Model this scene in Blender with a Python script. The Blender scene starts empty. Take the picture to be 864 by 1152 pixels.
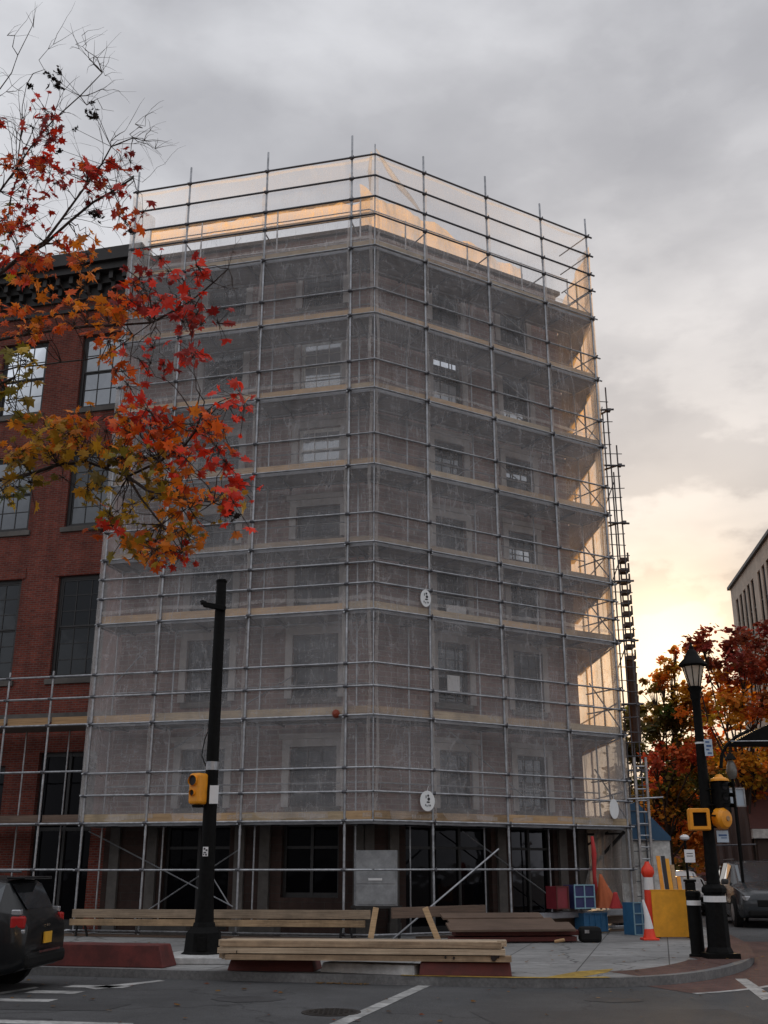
import bpy, bmesh, math, random
from mathutils import Vector, Matrix, noise
random.seed(7)
R=math.radians; V=Vector
sc=bpy.context.scene; COL=sc.collection
# ---------------------------------------------------------------- camera model
F=1188.; TH=math.atan(.338); H=1.6
def ray(x,y):
    a=(x-432)/F; b=-(y-576)/F; c,s=math.cos(TH),math.sin(TH)
    return V((a,c-b*s,s+b*c))
def atY(x,y,Y):
    r=ray(x,y); return V((0,0,H))+r*(Y/r.y)
def atZ(x,y,z=0):
    r=ray(x,y); return V((0,0,H))+r*((z-H)/r.z)
C0=V((-.27,26.8,0))
class Face:
    def __init__(s,d,n): s.d=V((*d,0)); s.n=V((*n,0))
    def p(s,a,o,z): return C0+s.d*a+s.n*o+V((0,0,z))
    def px(s,x,y,o):
        r=ray(x,y); t=(C0.dot(s.n)+o)/r.dot(s.n)
        q=r*t+V((0,0,H)); return ((q-C0).dot(s.d),q.z)
aL,aR=R(14),R(31.4)
FL=Face((-math.cos(aL),math.sin(aL)),(math.sin(aL),math.cos(aL)))
FR=Face((math.cos(aR),math.sin(aR)),(-math.sin(aR),math.cos(aR)))
MIT=math.tan((aL+aR)/2)
# ---------------------------------------------------------------- mesh builder
class MB:
    def __init__(s): s.v=[]; s.f=[]; s.col=[]; s.cur=None
    def quad(s,*p):
        i=len(s.v); s.v+= [V(q) for q in p]; s.f.append(list(range(i,i+len(p)))); s.col.append(s.cur)
    def add(s,vs,fs):
        i=len(s.v); s.v+=[V(q) for q in vs]
        for f in fs: s.f.append([i+k for k in f]); s.col.append(s.cur)
    def box(s,c,size,M=None):
        hx,hy,hz=[k/2 for k in size]; c=V(c)
        vs=[V((x,y,z)) for x in(-hx,hx) for y in(-hy,hy) for z in(-hz,hz)]
        if M: vs=[M@v for v in vs]
        s.add([c+v for v in vs],[(0,1,3,2),(4,6,7,5),(0,4,5,1),(2,3,7,6),(0,2,6,4),(1,5,7,3)])
    def beam(s,a,b,w,h,up=V((0,0,1))):
        a=V(a);b=V(b); d=(b-a).normalized(); side=d.cross(up)
        if side.length<1e-4: side=d.cross(V((1,0,0)))
        side.normalize(); u=side.cross(d).normalized()
        vs=[]
        for p in (a,b):
            for i,j in((-1,-1),(1,-1),(1,1),(-1,1)): vs.append(p+side*(w/2*i)+u*(h/2*j))
        s.add(vs,[(0,1,2,3),(7,6,5,4),(0,4,5,1),(1,5,6,2),(2,6,7,3),(3,7,4,0)])
    def tube(s,a,b,r,n=8,r2=None,cap=True):
        s.path([a,b],[r,r if r2 is None else r2],n,cap)
    def path(s,pts,rs,n=6,cap=True):
        pts=[V(p) for p in pts]; i0=len(s.v); 
        if not hasattr(rs,'__len__'): rs=[rs]*len(pts)
        for k,p in enumerate(pts):
            d=(pts[min(k+1,len(pts)-1)]-pts[max(k-1,0)]).normalized()
            up=V((0,0,1)) if abs(d.z)<.9 else V((0,1,0))
            x=d.cross(up).normalized(); y=x.cross(d)
            for j in range(n):
                t=2*math.pi*j/n; s.v.append(p+(x*math.cos(t)+y*math.sin(t))*rs[k])
        for k in range(len(pts)-1):
            for j in range(n):
                a=i0+k*n+j; b=i0+k*n+(j+1)%n
                s.f.append([a,b,b+n,a+n]); s.col.append(s.cur)
        if cap:
            s.f.append([i0+j for j in range(n)][::-1]); s.col.append(s.cur)
            e=i0+(len(pts)-1)*n; s.f.append([e+j for j in range(n)]); s.col.append(s.cur)
    def lathe(s,c,prof,n=20,M=None,sq=None):
        c=V(c); i0=len(s.v)
        for r,z in prof:
            for j in range(n):
                t=2*math.pi*(j+.5)/n; v=V((r*math.cos(t),r*math.sin(t),z))
                if M: v=M@v
                s.v.append(c+v)
        for k in range(len(prof)-1):
            for j in range(n):
                a=i0+k*n+j;b=i0+k*n+(j+1)%n
                s.f.append([a,b,b+n,a+n]); s.col.append(s.cur)
        s.f.append([i0+j for j in range(n)][::-1]); s.col.append(s.cur)
        e=i0+(len(prof)-1)*n; s.f.append([e+j for j in range(n)]); s.col.append(s.cur)
    def prism(s,poly,z0,z1,M=None,off=V((0,0,0))):
        n=len(poly); vs=[V((x,y,z0)) for x,y in poly]+[V((x,y,z1)) for x,y in poly]
        if M: vs=[M@v for v in vs]
        s.add([v+off for v in vs],[tuple(range(n))[::-1],tuple(range(n,2*n))]+[(i,(i+1)%n,n+(i+1)%n,n+i) for i in range(n)])
    def build(s,name,mat,parent=None,uv=None,smooth=False,bevel=0,local=False,sub=0):
        me=bpy.data.meshes.new(name)
        off=V((0,0,0))
        if parent and not local:
            p=parent
            while p: off+=V(p.location); p=p.parent
        me.from_pydata([tuple(v-off) for v in s.v],[],s.f); me.update()
        d=V((*uv,0)).normalized() if uv else V((1,0,0)); e=V((-d.y,d.x,0))
        ul=me.uv_layers.new(name='UVMap')
        rx,ry=random.random()*0,0
        for p in me.polygons:
            nn=p.normal; 
            for li in p.loop_indices:
                co=s.v[me.loops[li].vertex_index]
                if abs(nn.z)>.7: u,v=co.dot(d),co.dot(e)
                elif abs(nn.dot(d))>.7: u,v=co.dot(e),co.z
                else: u,v=co.dot(d),co.z
                ul.data[li].uv=(u,v)
        if any(c is not None for c in s.col):
            ca=me.color_attributes.new('Col','FLOAT_COLOR','CORNER')
            for p in me.polygons:
                c=s.col[p.index] or (1,1,1)
                for li in p.loop_indices: ca.data[li].color=(*c,1)
        if smooth:
            for p in me.polygons: p.use_smooth=True
        bm=bmesh.new(); bm.from_mesh(me); 
        if not any(c is not None for c in s.col): bmesh.ops.recalc_face_normals(bm,faces=bm.faces)
        bm.to_mesh(me); bm.free()
        me.materials.append(mat)
        o=bpy.data.objects.new(name,me); COL.objects.link(o)
        if parent: o.parent=parent
        if bevel:
            m=o.modifiers.new('bevel','BEVEL'); m.width=bevel; m.segments=2; m.limit_method='ANGLE'; m.angle_limit=R(40)
        if sub:
            m=o.modifiers.new('sub','SUBSURF'); m.levels=sub; m.render_levels=sub
        if smooth==2:
            m=o.modifiers.new('es','EDGE_SPLIT'); m.split_angle=R(35)
        return o
def tag(o,label=None,cat=None,group=None,kind=None):
    if label:o['label']=label
    if cat:o['category']=cat
    if group:o['group']=group
    if kind:o['kind']=kind
    return o
def empty(name,loc=(0,0,0),rz=0,**k):
    o=bpy.data.objects.new(name,None); COL.objects.link(o); o.location=loc; o.rotation_euler.z=rz
    o.empty_display_size=.2; return tag(o,**k)
def struct(o): o['kind']='structure'; return o
def copy_tree(o,parent=None):
    c=o.copy(); COL.objects.link(c); c.parent=parent
    for ch in list(o.children): copy_tree(ch,c)
    return c
# ---------------------------------------------------------------- materials
def mat(name,base,rough=.7,metal=0,var=.15,scale=6,c2=None,bump=0,spec=.5,uv=False,stretch=(1,1,1),detail=6,grime=0,gscale=.6,attr=False,transl=0):
    m=bpy.data.materials.new(name); m.use_nodes=True; nt=m.node_tree; N=nt.nodes; L=nt.links; N.clear()
    out=N.new('ShaderNodeOutputMaterial'); bs=N.new('ShaderNodeBsdfPrincipled')
    tc=N.new('ShaderNodeTexCoord'); mp=N.new('ShaderNodeMapping'); mp.inputs['Scale'].default_value=stretch
    L.new(tc.outputs['UV' if uv else 'Object'],mp.inputs[0])
    no=N.new('ShaderNodeTexNoise'); no.inputs['Scale'].default_value=scale; no.inputs['Detail'].default_value=detail; no.inputs['Roughness'].default_value=.65
    L.new(mp.outputs[0],no.inputs['Vector'])
    a=tuple(base); b=tuple(c2) if c2 else tuple(min(1,k*(1+var)) for k in base); 
    a2=tuple(k*(1-var) for k in base)
    if attr:
        at=N.new('ShaderNodeAttribute'); at.attribute_name='Col'
        mr=N.new('ShaderNodeMapRange'); mr.inputs['To Min'].default_value=1-var; mr.inputs['To Max'].default_value=1+var
        L.new(no.outputs['Fac'],mr.inputs['Value'])
        vm=N.new('ShaderNodeVectorMath'); vm.operation='SCALE'; L.new(at.outputs['Color'],vm.inputs[0]); L.new(mr.outputs[0],vm.inputs['Scale'])
        col=vm.outputs[0]
    else:
        cr=N.new('ShaderNodeValToRGB'); cr.color_ramp.elements[0].position=.3; cr.color_ramp.elements[1].position=.7
        cr.color_ramp.elements[0].color=(*a2,1); cr.color_ramp.elements[1].color=(*b,1)
        L.new(no.outputs['Fac'],cr.inputs[0]); col=cr.outputs[0]
    if grime:
        n2=N.new('ShaderNodeTexNoise'); n2.inputs['Scale'].default_value=gscale; n2.inputs['Detail'].default_value=8; n2.inputs['Roughness'].default_value=.7
        L.new(tc.outputs['Object'],n2.inputs['Vector'])
        r2=N.new('ShaderNodeValToRGB'); r2.color_ramp.elements[0].position=.38; r2.color_ramp.elements[1].position=.62
        r2.color_ramp.elements[0].color=(1-grime,)*3+(1,); r2.color_ramp.elements[1].color=(1,1,1,1)
        L.new(n2.outputs['Fac'],r2.inputs[0])
        mx=N.new('ShaderNodeMix'); mx.data_type='RGBA'; mx.blend_type='MULTIPLY'; mx.inputs[0].default_value=1
        L.new(col,mx.inputs[6]); L.new(r2.outputs[0],mx.inputs[7]); col=mx.outputs[2]
    L.new(col,bs.inputs['Base Color'])
    rr=N.new('ShaderNodeMapRange'); rr.inputs['To Min'].default_value=max(0.02,rough-.12); rr.inputs['To Max'].default_value=min(1,rough+.12)
    L.new(no.outputs['Fac'],rr.inputs['Value']); L.new(rr.outputs[0],bs.inputs['Roughness'])
    bs.inputs['Metallic'].default_value=metal; bs.inputs['Specular IOR Level'].default_value=spec
    if bump:
        bp=N.new('ShaderNodeBump'); bp.inputs['Strength'].default_value=bump; bp.inputs['Distance'].default_value=.02
        L.new(no.outputs['Fac'],bp.inputs['Height']); L.new(bp.outputs[0],bs.inputs['Normal'])
    sh=bs.outputs[0]
    if transl:
        tr=N.new('ShaderNodeBsdfTranslucent'); L.new(col,tr.inputs[0]); ms=N.new('ShaderNodeMixShader'); ms.inputs[0].default_value=transl
        L.new(sh,ms.inputs[1]); L.new(tr.outputs[0],ms.inputs[2]); sh=ms.outputs[0]
    L.new(sh,out.inputs[0]); return m
def brickmat(name,c1,c2,mortar,bw=.2,bh=.065,ms=.009,grime=.35,bump=.6,tint=.25):
    m=mat(name,c1); nt=m.node_tree; N=nt.nodes; L=nt.links; N.clear()
    out=N.new('ShaderNodeOutputMaterial'); bs=N.new('ShaderNodeBsdfPrincipled'); bs.inputs['Roughness'].default_value=.85; bs.inputs['Specular IOR Level'].default_value=.25
    tc=N.new('ShaderNodeTexCoord'); br=N.new('ShaderNodeTexBrick'); L.new(tc.outputs['UV'],br.inputs['Vector'])
    for k,v in (('Color1',c1),('Color2',c2),('Mortar',mortar)): br.inputs[k].default_value=(*v,1)
    br.inputs['Scale'].default_value=1; br.inputs['Brick Width'].default_value=bw; br.inputs['Row Height'].default_value=bh; br.inputs['Mortar Size'].default_value=ms
    n=N.new('ShaderNodeTexNoise'); n.inputs['Scale'].default_value=.7; n.inputs['Detail'].default_value=9; n.inputs['Roughness'].default_value=.72; L.new(tc.outputs['UV'],n.inputs['Vector'])
    mp=N.new('ShaderNodeMapping'); mp.inputs['Scale'].default_value=(3,.25,1); L.new(tc.outputs['UV'],mp.inputs[0])
    n3=N.new('ShaderNodeTexNoise'); n3.inputs['Scale'].default_value=1; n3.inputs['Detail'].default_value=7; L.new(mp.outputs[0],n3.inputs['Vector'])
    ma=N.new('ShaderNodeMath'); ma.operation='ADD'; L.new(n.outputs['Fac'],ma.inputs[0]); L.new(n3.outputs['Fac'],ma.inputs[1])
    r=N.new('ShaderNodeMapRange'); r.inputs['From Min'].default_value=.75; r.inputs['From Max'].default_value=1.25; r.inputs['To Min'].default_value=1-grime; r.inputs['To Max'].default_value=1.12; L.new(ma.outputs[0],r.inputs['Value'])
    vm=N.new('ShaderNodeVectorMath'); vm.operation='SCALE'; L.new(br.outputs['Color'],vm.inputs[0]); L.new(r.outputs[0],vm.inputs['Scale'])
    # per-brick variation
    n4=N.new('ShaderNodeTexNoise'); n4.inputs['Scale'].default_value=7; n4.inputs['Detail'].default_value=2; L.new(tc.outputs['UV'],n4.inputs['Vector'])
    r4=N.new('ShaderNodeMapRange'); r4.inputs['To Min'].default_value=1-tint; r4.inputs['To Max'].default_value=1+tint; L.new(n4.outputs['Fac'],r4.inputs['Value'])
    v2=N.new('ShaderNodeVectorMath'); v2.operation='SCALE'; L.new(vm.outputs[0],v2.inputs[0]); L.new(r4.outputs[0],v2.inputs['Scale'])
    L.new(v2.outputs[0],bs.inputs['Base Color'])
    bp=N.new('ShaderNodeBump'); bp.inputs['Strength'].default_value=bump; bp.inputs['Distance'].default_value=.012; bp.invert=True
    L.new(br.outputs['Fac'],bp.inputs['Height']); L.new(bp.outputs[0],bs.inputs['Normal']); L.new(bs.outputs[0],out.inputs[0]); return m
def glassmat(name,dark,refl=.3,rough=.04,wav=.15,gc=(.85,.9,.95)):
    m=bpy.data.materials.new(name); m.use_nodes=True; nt=m.node_tree; N=nt.nodes; L=nt.links; N.clear()
    out=N.new('ShaderNodeOutputMaterial'); d=N.new('ShaderNodeBsdfDiffuse'); d.inputs[0].default_value=(*dark,1)
    g=N.new('ShaderNodeBsdfGlossy'); g.inputs['Roughness'].default_value=rough; g.inputs[0].default_value=(*gc,1)
    tc=N.new('ShaderNodeTexCoord'); no=N.new('ShaderNodeTexNoise'); no.inputs['Scale'].default_value=1.3; L.new(tc.outputs['Object'],no.inputs['Vector'])
    bp=N.new('ShaderNodeBump'); bp.inputs['Strength'].default_value=wav; bp.inputs['Distance'].default_value=.05; L.new(no.outputs['Fac'],bp.inputs['Height']); L.new(bp.outputs[0],g.inputs['Normal'])
    lw=N.new('ShaderNodeFresnel'); lw.inputs['IOR'].default_value=1.5
    a=N.new('ShaderNodeMath'); a.operation='ADD'; a.inputs[1].default_value=refl; a.use_clamp=True; L.new(lw.outputs[0],a.inputs[0])
    mx=N.new('ShaderNodeMixShader'); L.new(a.outputs[0],mx.inputs[0]); L.new(d.outputs[0],mx.inputs[1]); L.new(g.outputs[0],mx.inputs[2]); L.new(mx.outputs[0],out.inputs[0]); return m
def netmat(name,col,lo,hi,tfac=.5,sc1=(.5,.5),streak=.2):
    m=bpy.data.materials.new(name); m.use_nodes=True; nt=m.node_tree; N=nt.nodes; L=nt.links; N.clear()
    out=N.new('ShaderNodeOutputMaterial'); d=N.new('ShaderNodeBsdfDiffuse'); t=N.new('ShaderNodeBsdfTranslucent')
    d.inputs[0].default_value=(*col,1); t.inputs[0].default_value=(*col,1)
    mx=N.new('ShaderNodeMixShader'); mx.inputs[0].default_value=tfac; L.new(d.outputs[0],mx.inputs[1]); L.new(t.outputs[0],mx.inputs[2])
    tr=N.new('ShaderNodeBsdfTransparent'); tc=N.new('ShaderNodeTexCoord')
    fac=None
    def addn(scale,stretch,w,det=5,dist=0):
        nonlocal fac
        mp=N.new('ShaderNodeMapping'); mp.inputs['Scale'].default_value=stretch; L.new(tc.outputs['UV'],mp.inputs[0])
        n=N.new('ShaderNodeTexNoise'); n.inputs['Scale'].default_value=scale; n.inputs['Detail'].default_value=det; n.inputs['Distortion'].default_value=dist; L.new(mp.outputs[0],n.inputs['Vector'])
        mm=N.new('ShaderNodeMath'); mm.operation='MULTIPLY_ADD'; mm.inputs[1].default_value=w; L.new(n.outputs['Fac'],mm.inputs[0])
        if fac: L.new(fac,mm.inputs[2])
        else: mm.inputs[2].default_value=0
        fac=mm.outputs[0]; 
    addn(.45,(1,1.3,1),.4); addn(1,(5,.5,1),.15,4,1.0); addn(1,(.6,9,1),.12,4,.7); addn(1,(24,24,1),.10,2)
    base=fac
    def ridge(scale,stretch,rot,w,width,dist):
        nonlocal fac
        mp=N.new('ShaderNodeMapping'); mp.inputs['Scale'].default_value=stretch; mp.inputs['Rotation'].default_value=(0,0,rot); L.new(tc.outputs['UV'],mp.inputs[0])
        n=N.new('ShaderNodeTexNoise'); n.inputs['Scale'].default_value=scale; n.inputs['Detail'].default_value=3; n.inputs['Roughness'].default_value=.6; n.inputs['Distortion'].default_value=dist; L.new(mp.outputs[0],n.inputs['Vector'])
        s_=N.new('ShaderNodeMath'); s_.operation='SUBTRACT'; s_.inputs[1].default_value=.5; L.new(n.outputs['Fac'],s_.inputs[0])
        a_=N.new('ShaderNodeMath'); a_.operation='ABSOLUTE'; L.new(s_.outputs[0],a_.inputs[0])
        r_=N.new('ShaderNodeMapRange'); r_.inputs['From Min'].default_value=0; r_.inputs['From Max'].default_value=width; r_.inputs['To Min'].default_value=w; r_.inputs['To Max'].default_value=0; L.new(a_.outputs[0],r_.inputs['Value'])
        ad=N.new('ShaderNodeMath'); ad.operation='ADD'; L.new(fac,ad.inputs[0]); L.new(r_.outputs[0],ad.inputs[1]); fac=ad.outputs[0]
    ridge(1,(1.2,.35,1),0.0,.13,.018,.5); ridge(1,(.5,1.6,1),.25,.10,.016,.8); ridge(1,(1.5,.9,1),-.6,.09,.014,1.2); ridge(1,(4.5,.25,1),.03,.10,.02,.3)
    mr=N.new('ShaderNodeMapRange'); mr.clamp=False; mr.inputs['From Min'].default_value=.36; mr.inputs['From Max'].default_value=.64; mr.inputs['To Min'].default_value=lo; mr.inputs['To Max'].default_value=hi; L.new(fac,mr.inputs['Value'])
    m2=N.new('ShaderNodeMixShader'); L.new(mr.outputs[0],m2.inputs[0]); L.new(tr.outputs[0],m2.inputs[1]); L.new(mx.outputs[0],m2.inputs[2]); L.new(m2.outputs[0],out.inputs[0]); return m
M={}
M['brick']=brickmat('red_brick',(.22,.047,.03),(.135,.028,.02),(.15,.10,.085))
M['brick2']=brickmat('veiled_brick',(.26,.165,.14),(.20,.125,.108),(.28,.235,.21),bh=.14,bw=.4,ms=.014)
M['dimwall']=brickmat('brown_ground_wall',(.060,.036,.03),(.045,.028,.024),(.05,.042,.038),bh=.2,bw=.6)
M['surround']=mat('pale_stone_trim',(.44,.41,.39),.85,grime=.35,scale=4,bump=.2)
M['stone']=mat('grey_stone',(.14,.128,.118),.85,grime=.5,scale=4,bump=.3)
M['trim_dark']=mat('dark_trim_paint',(.018,.017,.017),.5,scale=8,var=.4)
M['cornice']=mat('cornice_paint',(.03,.027,.026),.6,scale=3,var=.4,grime=.5)
M['sill']=mat('sill_stone',(.12,.11,.10),.8,grime=.4)
M['glass']=glassmat('window_glass',(.01,.011,.012),.02,gc=(.38,.4,.42))
M['glass_hi']=glassmat('pale_window_glass',(.26,.27,.28),.2)  # pale grey pane colour with extra gloss, no curtain modelled
M['glass_dk']=glassmat('dark_glass',(.004,.004,.005),-.035,gc=(.3,.3,.32))
M['lensblack']=mat('lens_black',(.004,.004,.004),.5,spec=.08)
M['glass_up']=glassmat('upper_window_glass',(.02,.02,.022),.26)
M['glass_mid']=glassmat('middle_window_glass',(.015,.015,.017),.03)
M['carglass']=glassmat('car_glass',(.008,.009,.01),.06,wav=0)
M['steel']=mat('galvanised_steel',(.42,.43,.45),.45,metal=.85,scale=9,var=.25,grime=.35,gscale=4)
M['steel_dk']=mat('dark_steel',(.10,.10,.11),.5,metal=.7,scale=9,var=.3)
M['deck']=mat('scaffold_boards',(.15,.13,.115),.8,scale=3,uv=True,stretch=(.5,9,1),var=.35,bump=.3)
M['fascia']=mat('deck_fascia',(.33,.34,.36),.5,metal=.5,scale=4,var=.2,grime=.3)
M['pine']=mat('pine_board',(.46,.29,.145),.7,scale=2.2,uv=True,stretch=(.6,14,1),c2=(.62,.42,.235),var=.25,grime=.25,gscale=.9)
M['lumber']=mat('pale_lumber',(.50,.36,.235),.75,scale=2.5,uv=True,stretch=(.5,16,1),c2=(.68,.54,.38),var=.25,bump=.2,grime=.25,gscale=1.5)
M['lumber2']=mat('amber_lumber',(.42,.28,.165),.75,scale=2.5,uv=True,stretch=(.5,16,1),c2=(.55,.40,.26),var=.3,bump=.25,grime=.4,gscale=2)
M['lumber3']=mat('weathered_lumber',(.34,.26,.19),.8,scale=2.5,uv=True,stretch=(.5,16,1),c2=(.48,.39,.30),var=.3,bump=.25,grime=.45,gscale=2)
M['pine2']=mat('pale_pine_board',(.42,.31,.19),.75,scale=2.2,uv=True,stretch=(.6,14,1),c2=(.55,.43,.28),var=.25,grime=.35,gscale=1.2)
M['pine3']=mat('stained_pine_board',(.34,.22,.115),.75,scale=2.2,uv=True,stretch=(.6,14,1),c2=(.48,.33,.19),var=.3,grime=.45,gscale=1.5)
M['oldwood']=mat('brown_planks',(.13,.085,.062),.75,scale=2.5,uv=True,stretch=(.5,12,1),c2=(.21,.14,.10),var=.3,bump=.3,grime=.3)
M['timber']=mat('amber_board',(.36,.21,.095),.7,scale=2.5,uv=True,stretch=(.5,12,1),c2=(.5,.31,.15),var=.3)
M['oldwood2']=mat('tan_board',(.30,.22,.15),.75,scale=2.5,uv=True,stretch=(.5,12,1),c2=(.42,.32,.22),var=.3,bump=.3,grime=.4)
M['knot']=mat('knot',(.02,.012,.01),.8)
M['black']=mat('black_paint',(.006,.006,.006),.6,scale=14,var=.5,spec=.09)
M['rubber']=mat('rubber',(.012,.012,.012),.85,spec=.2)
M['chrome']=mat('chrome',(.6,.6,.62),.2,metal=1,var=.05)
M['white']=mat('white_paint',(.62,.62,.60),.6,grime=.3,gscale=3)
M['paper']=mat('white_paper',(.72,.72,.72),.8,var=.04)
M['ink']=mat('dark_ink',(.02,.02,.025),.7)
M['yellow']=mat('signal_yellow',(.78,.30,.012),.45,var=.12,scale=10)
M['boardyel']=mat('yellow_board',(.80,.36,.02),.6,var=.08,scale=3,grime=.15,gscale=3)
M['orange']=mat('cone_orange',(.80,.05,.018),.5,var=.1)
M['conewhite']=mat('cone_white',(.72,.72,.72),.5,var=.08)
M['redblock']=mat('red_painted_concrete',(.13,.022,.018),.7,scale=3,var=.25,grime=.45,gscale=2.5,bump=.3)
M['redsteel']=mat('dark_red_timber',(.10,.02,.016),.7,var=.3)
M['conc']=mat('pale_concrete',(.55,.55,.54),.85,scale=5,grime=.4,gscale=2,bump=.3)
M['blue']=mat('blue_plastic',(.03,.12,.24),.5)
M['bluelt']=mat('pale_blue_frame',(.22,.38,.46),.5)
M['redcloth']=mat('red_cloth',(.42,.03,.03),.8)
M['orangecloth']=mat('orange_sheet',(.42,.10,.03),.7)
M['tagwhite']=mat('white_disc',(.74,.76,.76),.6,var=.05)
M['beige']=mat('beige_cladding',(.52,.45,.37),.8,scale=1.5,grime=.25)
M['bark']=mat('maple_bark',(.045,.032,.026),.85,scale=12,var=.4,bump=.5)
M['leaf']=mat('autumn_leaf',(1,1,1),.5,attr=True,var=.25,scale=25,transl=.45,spec=.35)
M['farleaf']=mat('far_leaf',(1,1,1),.6,attr=True,var=.3,scale=3,transl=.4,spec=.2)
M['pod']=mat('dry_seed_pods',(.02,.013,.011),.9)
M['globeglass']=mat('dusky_globe_glass',(.22,.21,.19),.2,var=.3,transl=.3)
M['lampglass']=mat('frosted_lamp_glass',(.72,.68,.62),.25,var=.1,transl=.6)
M['cabinet']=mat('grey_cabinet',(.30,.31,.32),.6,grime=.35,gscale=2)
M['brownmetal']=mat('brown_panels',(.055,.03,.024),.6)
M['roofred']=mat('maroon_roof',(.10,.035,.03),.7)
M['asphalt']=mat('asphalt',(.082,.083,.086),.85,scale=55,var=.4,grime=.4,gscale=.45,bump=.6)
def addcracks(m,sc_=.25,w=.006,dk_=.45):
    nt=m.node_tree;N=nt.nodes;L=nt.links; bs=[n for n in N if n.type=='BSDF_PRINCIPLED'][0]; c=bs.inputs['Base Color'].links[0].from_socket
    tc=N.new('ShaderNodeTexCoord'); n=N.new('ShaderNodeTexNoise'); n.inputs['Scale'].default_value=1.5; n.inputs['Detail'].default_value=8; L.new(tc.outputs['Object'],n.inputs['Vector'])
    va=N.new('ShaderNodeVectorMath'); va.operation='MULTIPLY_ADD'; va.inputs[1].default_value=(1.2,1.2,0); L.new(n.outputs['Color'],va.inputs[0]); L.new(tc.outputs['Object'],va.inputs[2])
    vo=N.new('ShaderNodeTexVoronoi'); vo.feature='DISTANCE_TO_EDGE'; vo.inputs['Scale'].default_value=sc_; L.new(va.outputs[0],vo.inputs['Vector'])
    r=N.new('ShaderNodeValToRGB'); r.color_ramp.elements[0].color=(dk_,)*3+(1,); r.color_ramp.elements[1].position=w; r.color_ramp.elements[1].color=(1,1,1,1); L.new(vo.outputs['Distance'],r.inputs[0])
    v2=N.new('ShaderNodeTexVoronoi'); v2.inputs['Scale'].default_value=.16; v2.distance='CHEBYCHEV'; L.new(tc.outputs['Object'],v2.inputs['Vector'])
    r2=N.new('ShaderNodeMapRange'); r2.inputs['To Min'].default_value=.78; r2.inputs['To Max'].default_value=1.15; L.new(v2.outputs['Color'],r2.inputs['Value'])
    v3=N.new('ShaderNodeTexVoronoi'); v3.inputs['Scale'].default_value=90; L.new(tc.outputs['Object'],v3.inputs['Vector']); r3=N.new('ShaderNodeMapRange'); r3.inputs['To Min'].default_value=.7; r3.inputs['To Max'].default_value=1.3; L.new(v3.outputs['Color'],r3.inputs['Value'])
    mm=N.new('ShaderNodeMath'); mm.operation='MULTIPLY'; L.new(r2.outputs[0],mm.inputs[0]); L.new(r3.outputs[0],mm.inputs[1])
    mx=N.new('ShaderNodeMix'); mx.data_type='RGBA'; mx.blend_type='MULTIPLY'; mx.inputs[0].default_value=1; L.new(c,mx.inputs[6]); L.new(r.outputs[0],mx.inputs[7])
    vs=N.new('ShaderNodeVectorMath'); vs.operation='SCALE'; L.new(mx.outputs[2],vs.inputs[0]); L.new(mm.outputs[0],vs.inputs['Scale']); L.new(vs.outputs[0],bs.inputs['Base Color'])
addcracks(M['asphalt'])
M['lamplight']=mat('tail_red',(.35,.01,.01),.2,var=.1)
M['plate']=mat('amber_plate',(.72,.38,.03),.5,var=.08)
M['net']=netmat('scaffold_netting',(.92,.91,.93),.17,.35,.3)
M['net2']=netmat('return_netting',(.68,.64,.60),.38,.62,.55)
M['hem']=netmat('net_hem',(.80,.77,.75),.30,.60)
M['lownet']=netmat('shade_tinted_netting',(.50,.48,.46),.72,.94,.35)  # lowest side netting, missing sunlight put into its grey colour
M['glownet']=netmat('glow_tinted_netting',(.98,.59,.15),.5,.88,.8)  # sunset glow on the side netting is put into this orange tan
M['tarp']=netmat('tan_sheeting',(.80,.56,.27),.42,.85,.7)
# ================================================================ ground
def sheet(name,poly,z,mat,z0=None,uv=None):
    mb=MB()
    if z0 is None: mb.quad(*[(x,y,z) for x,y in poly])
    else: mb.prism(poly,z0,z)
    return struct(mb.build(name,mat,uv=uv))
RZ=-.13
kerbpts=[(-60,34.5),(-30,26.2),(-12,21.3),(-6.7,19.95),(-2.8,18.85),(0,18.15),(2.3,17.62),(3.7,17.75),(4.7,18.25),(5.6,19.2),(6.5,20.6),(7.3,22.5),(8.1,25.3),(8.8,29),(9.4,34),(10.3,44),(12.0,60),(16.5,92)]
# gentle smoothing of the kerb
def smooth(pts,it=2):
    for _ in range(it):
        q=[pts[0]]
        for a,b in zip(pts,pts[1:]):
            q+=[(a[0]*.75+b[0]*.25,a[1]*.75+b[1]*.25),(a[0]*.25+b[0]*.75,a[1]*.25+b[1]*.75)]
        q.append(pts[-1]); pts=q
    return pts
kp=smooth(kerbpts)
def offs(pts,d):
    out=[]
    for i,p in enumerate(pts):
        a=pts[max(i-1,0)];b=pts[min(i+1,len(pts)-1)]
        t=V((b[0]-a[0],b[1]-a[1])).normalized(); out.append((p[0]-t.y*d,p[1]+t.x*d))
    return out
def roadmat():
    m=M['asphalt']; return m
sheet('road',[(-700,-700),(700,-700),(700,900),(-700,900)],RZ,M['asphalt'])
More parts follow.
